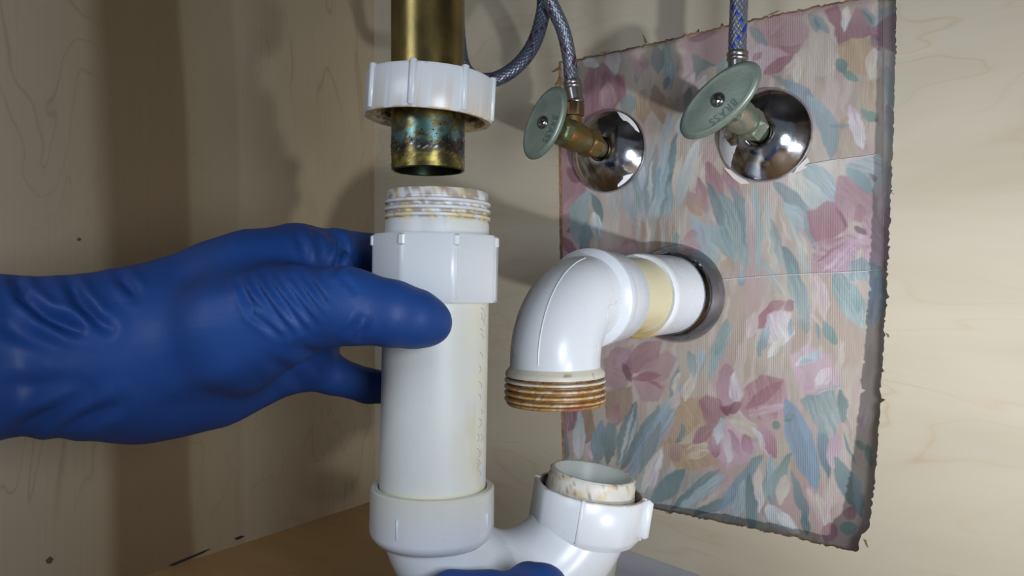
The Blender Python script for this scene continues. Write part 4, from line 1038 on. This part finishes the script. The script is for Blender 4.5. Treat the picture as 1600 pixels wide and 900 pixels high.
def pc(px, py, d): return np.array([(px - 800) / FPX * d, (450 - py) / FPX * d, d])       # camera-space mm
CAM2W = np.stack([Rv, Uv, Fv])                                                           # rows
def hand(chains, h, k_def=7.0, smooth=2):
    """chains: list of (k, [(px,py,d,r), ...], flat) ; union with smooth minimum in order"""
    allp = []
    for k, ch, fl in chains:
        for c in ch: allp.append(np.concatenate([pc(*c[:3]), [c[3]]]))
    allp = np.array(allp); lo = (allp[:, :3] - allp[:, 3:] - 8).min(0); hi = (allp[:, :3] + allp[:, 3:] + 8).max(0)
    dims = np.ceil((hi - lo) / h).astype(int) + 1
    D = np.full(dims, 60.0, np.float32)
    axs = [lo[i] + np.arange(dims[i]) * h for i in range(3)]
    for k, ch, fl in chains:
        part = None
        P_ = [pc(*c[:3]) for c in ch]; Rr = [c[3] for c in ch]
        l = np.min([p - r for p, r in zip(P_, Rr)], 0) - 22; u = np.max([p + r for p, r in zip(P_, Rr)], 0) + 22
        i0 = np.maximum(((l - lo) / h).astype(int), 0); i1 = np.minimum(((u - lo) / h).astype(int) + 2, dims)
        sub = tuple(slice(a, b) for a, b in zip(i0, i1))
        X, Y, Z = np.meshgrid(axs[0][sub[0]], axs[1][sub[1]], axs[2][sub[2]], indexing='ij')
        Pt = np.stack([X, Y, Z], -1).astype(np.float32)
        dd = None
        for i in range(len(P_) - 1):
            a, b = P_[i], P_[i + 1]; ab = b - a
            t = np.clip(((Pt - a) @ ab) / (ab @ ab), 0, 1)
            v = Pt - a - t[..., None] * ab
            if fl is not None:
                nrm, kf = fl; nrm = np.asarray(nrm, float); nrm = nrm / np.linalg.norm(nrm)
                v = v + ((kf - 1) * (v @ nrm))[..., None] * nrm
            e = np.linalg.norm(v, axis=-1) - (Rr[i] + t * (Rr[i + 1] - Rr[i]))
            dd = e if dd is None else smin(dd, e, 2.5)
        D[sub] = smin(D[sub], dd.astype(np.float32), k)
    V, Q = surface_nets(D, lo, h)
    # light Laplacian smoothing
    E = np.concatenate([Q[:, [0, 1]], Q[:, [1, 2]], Q[:, [2, 3]], Q[:, [3, 0]]])
    for _ in range(smooth):
        acc = np.zeros_like(V); cn = np.zeros(len(V))
        for c in range(3): acc[:, c] = np.bincount(E[:, 0], V[E[:, 1], c], len(V)) + np.bincount(E[:, 1], V[E[:, 0], c], len(V))
        cn = np.bincount(E[:, 0], minlength=len(V)) + np.bincount(E[:, 1], minlength=len(V))
        V = V * .4 + .6 * acc / np.maximum(cn, 1)[:, None]
    return V, Q
def smin(a, b, k):
    hh = np.clip(k - np.abs(a - b), 0, None) / k
    return np.minimum(a, b) - hh * hh * k * .25
def normals(V, Q):
    n = np.cross(V[Q[:, 2]] - V[Q[:, 0]], V[Q[:, 3]] - V[Q[:, 1]])
    N = np.zeros_like(V)
    for c in range(3):
        for k in range(4): N[:, c] += np.bincount(Q[:, k], n[:, c], len(V))
    return N / np.maximum(np.linalg.norm(N, axis=1), 1e-9)[:, None]
def crease(V, N, lines, front=-0.05):
    """lines: (polyline in photo rows/columns, width px, depth mm): folds pressed into the near side of the glove"""
    px = 800 + V[:, 0] / V[:, 2] * FPX; py = 450 - V[:, 1] / V[:, 2] * FPX
    disp = np.zeros(len(V))
    for pts, w, dep in lines:
        pts = np.array(pts, float)
        best = np.full(len(V), 1e9); tt = np.zeros(len(V)); sg = np.zeros(len(V))
        for i in range(len(pts) - 1):
            a, b = pts[i], pts[i + 1]; ab = b - a
            t = np.clip(((px - a[0]) * ab[0] + (py - a[1]) * ab[1]) / (ab @ ab), 0, 1)
            dx = px - a[0] - t * ab[0]; dy = py - a[1] - t * ab[1]; d = np.hypot(dx, dy)
            m = d < best; best[m] = d[m]; tt[m] = (i + t[m]) / (len(pts) - 1); sg[m] = ((dx * -ab[1] + dy * ab[0]))[m]
        fade = np.sqrt(np.clip(np.sin(np.pi * np.clip(tt, .02, .98)), 0, 1))
        g = np.exp(-(best / w) ** 2); rdg = np.exp(-((best - 2.0 * w) / (1.1 * w)) ** 2)
        disp += fade * dep * (-g + .55 * rdg)
    f = sstep(.05, -.35, N[:, 2])
    return V + N * (disp * f)[:, None]
def to_world(V): return V @ CAM2W

person = empty('person', P(300, 520, 335), label='person reaching in with blue disposable gloves, both hands holding the white trap', category='person')
H_ = 1.25
LH = [
    # forearm and wrist
    (6, [(-420, 640, 235, 37), (-200, 596, 280, 35), (0, 556, 316, 33.5), (140, 556, 328, 31.5)], ((0, 0, 1), 1.08)),
    (14, [(140, 556, 328, 31.5), (250, 548, 338, 33)], ((0, 0, 1), 1.15)),
    # metacarpals
    (16, [(230, 505, 338, 22), (340, 450, 345, 21), (462, 402, 356, 14.5)], None),
    (16, [(230, 540, 342, 24), (360, 500, 352, 22), (478, 455, 366, 16)], None),
    (16, [(230, 570, 342, 24), (360, 545, 354, 22), (474, 516, 370, 16)], None),
    (16, [(230, 596, 340, 24), (340, 585, 350, 22), (455, 562, 370, 15)], None),
    # heel of the hand
    (16, [(260, 560, 328, 24), (360, 525, 322, 24), (440, 492, 318, 19)], None),
    # web between thumb and index
    (14, [(400, 430, 338, 19), (480, 408, 342, 13), (520, 415, 345, 9)], None),
    # thumb
    (12, [(380, 510, 316, 22), (470, 484, 308, 16.5), (540, 478, 304, 14.0)], None),
    (8, [(540, 478, 304, 14.0), (612, 490, 304, 13.2), (652, 499, 308, 11.8), (671, 504, 310, 9.4)], None),
    # fingers behind the pipe
    (7, [(462, 402, 358, 14), (525, 394, 370, 11.2), (600, 396, 398, 10), (690, 402, 402, 9), (728, 405, 392, 8)], None),
    (7, [(478, 455, 368, 14), (540, 452, 388, 10.5), (610, 452, 404, 10), (690, 455, 402, 9.2), (735, 458, 388, 8)], None),
    (7, [(474, 512, 372, 13.5), (530, 504, 384, 10), (610, 500, 396, 9.4), (690, 503, 392, 8.8), (725, 505, 382, 7.6)], None),
    (7, [(455, 562, 372, 13.5), (520, 586, 382, 9.6), (575, 603, 394, 8.8), (650, 610, 394, 8.0), (695, 606, 388, 7.0)], None),
]
V, Q = hand(LH, H_)
N = normals(V, Q)
folds = []
for i, (x0, y0, x1, y1, x2, y2) in enumerate([(372, 440, 392, 470, 432, 505), (392, 436, 415, 470, 455, 522), (412, 430, 440, 468, 476, 516), (430, 428, 458, 462, 492, 506), (452, 428, 474, 455, 500, 490), (470, 426, 490, 450, 510, 478), (378, 462, 396, 492, 440, 526)]):
    folds.append(([(x0, y0), (x1, y1), (x2, y2)], 5.5, 1.5))
folds += [([(528, 362), (534, 390), (522, 424)], 6, 2.4), ([(490, 356), (500, 385), (505, 412)], 6, 1.3), ([(455, 352), (470, 380), (478, 408)], 6, 1.0), ([(512, 358), (516, 388), (512, 416)], 5, 1.2),
          ([(22, 428), (34, 462), (70, 492), (118, 516)], 9, 3.0), ([(106, 436), (122, 468), (150, 500), (172, 512)], 9, 3.4), ([(186, 430), (200, 446), (214, 462)], 8, 2.0), ([(60, 490), (110, 512), (170, 520)], 10, 1.5),
          ([(20, 678), (70, 650), (140, 616)], 12, 2.2), ([(88, 676), (130, 654), (190, 630)], 11, 2.0), ([(0, 600), (60, 604), (150, 598)], 14, 1.2), ([(0, 505), (50, 530), (90, 545)], 12, 1.2),
          ([(545, 522), (556, 505), (560, 494)], 5, 1.2), ([(562, 528), (572, 512), (574, 500)], 5, 1.0), ([(535, 432), (545, 442), (552, 455)], 5, .8),
          ([(470, 545), (500, 560), (516, 590)], 9, 1.2), ([(420, 560), (460, 590), (480, 610)], 10, 1.0), ([(250, 640), (340, 625), (420, 590)], 18, 1.2), ([(280, 440), (340, 430), (390, 400)], 16, .9)]
V = crease(V, N, folds)
Vw = to_world(V)
build('gloved_hand', Vw, Q, 'glove', person, sharp=0, label='hand in a wrinkled blue glove, thumb across the front of the trap pipe')
RH = [
    (6, [(930, 2300, 60, 40), (900, 1500, 140, 37), (820, 1230, 215, 32), (780, 1120, 255, 29)], None),
    (14, [(780, 1120, 255, 27), (740, 1066, 282, 25), (700, 1030, 305, 21)], None),
    (14, [(800, 1110, 255, 24), (800, 1052, 288, 22), (790, 1020, 310, 18)], None),
    (12, [(780, 1100, 262, 20), (846, 1040, 284, 15), (880, 985, 298, 12)], None),
    # thumb up the front of the bend
    (8, [(850, 1040, 284, 14), (872, 985, 298, 12), (846, 925, 312, 11.0), (826, 913, 318, 9.4)], None),
    # fingers lying across the front and under the bend
    (8, [(690, 1030, 306, 14), (660, 965, 312, 11), (705, 930, 318, 9.8), (765, 924, 322, 9.0)], None),
    (8, [(720, 1045, 306, 14), (700, 1010, 330, 10), (760, 1005, 365, 9), (820, 990, 398, 8.5)], None),
    (8, [(760, 1055, 300, 14), (760, 1025, 330, 10), (812, 1010, 365, 9), (860, 990, 400, 8.5)], None),
]
V, Q = hand(RH, 1.5)
build('gloved_hand', to_world(V), Q, 'glove', person, sharp=0, label='other hand in a blue glove holding the bend from below')
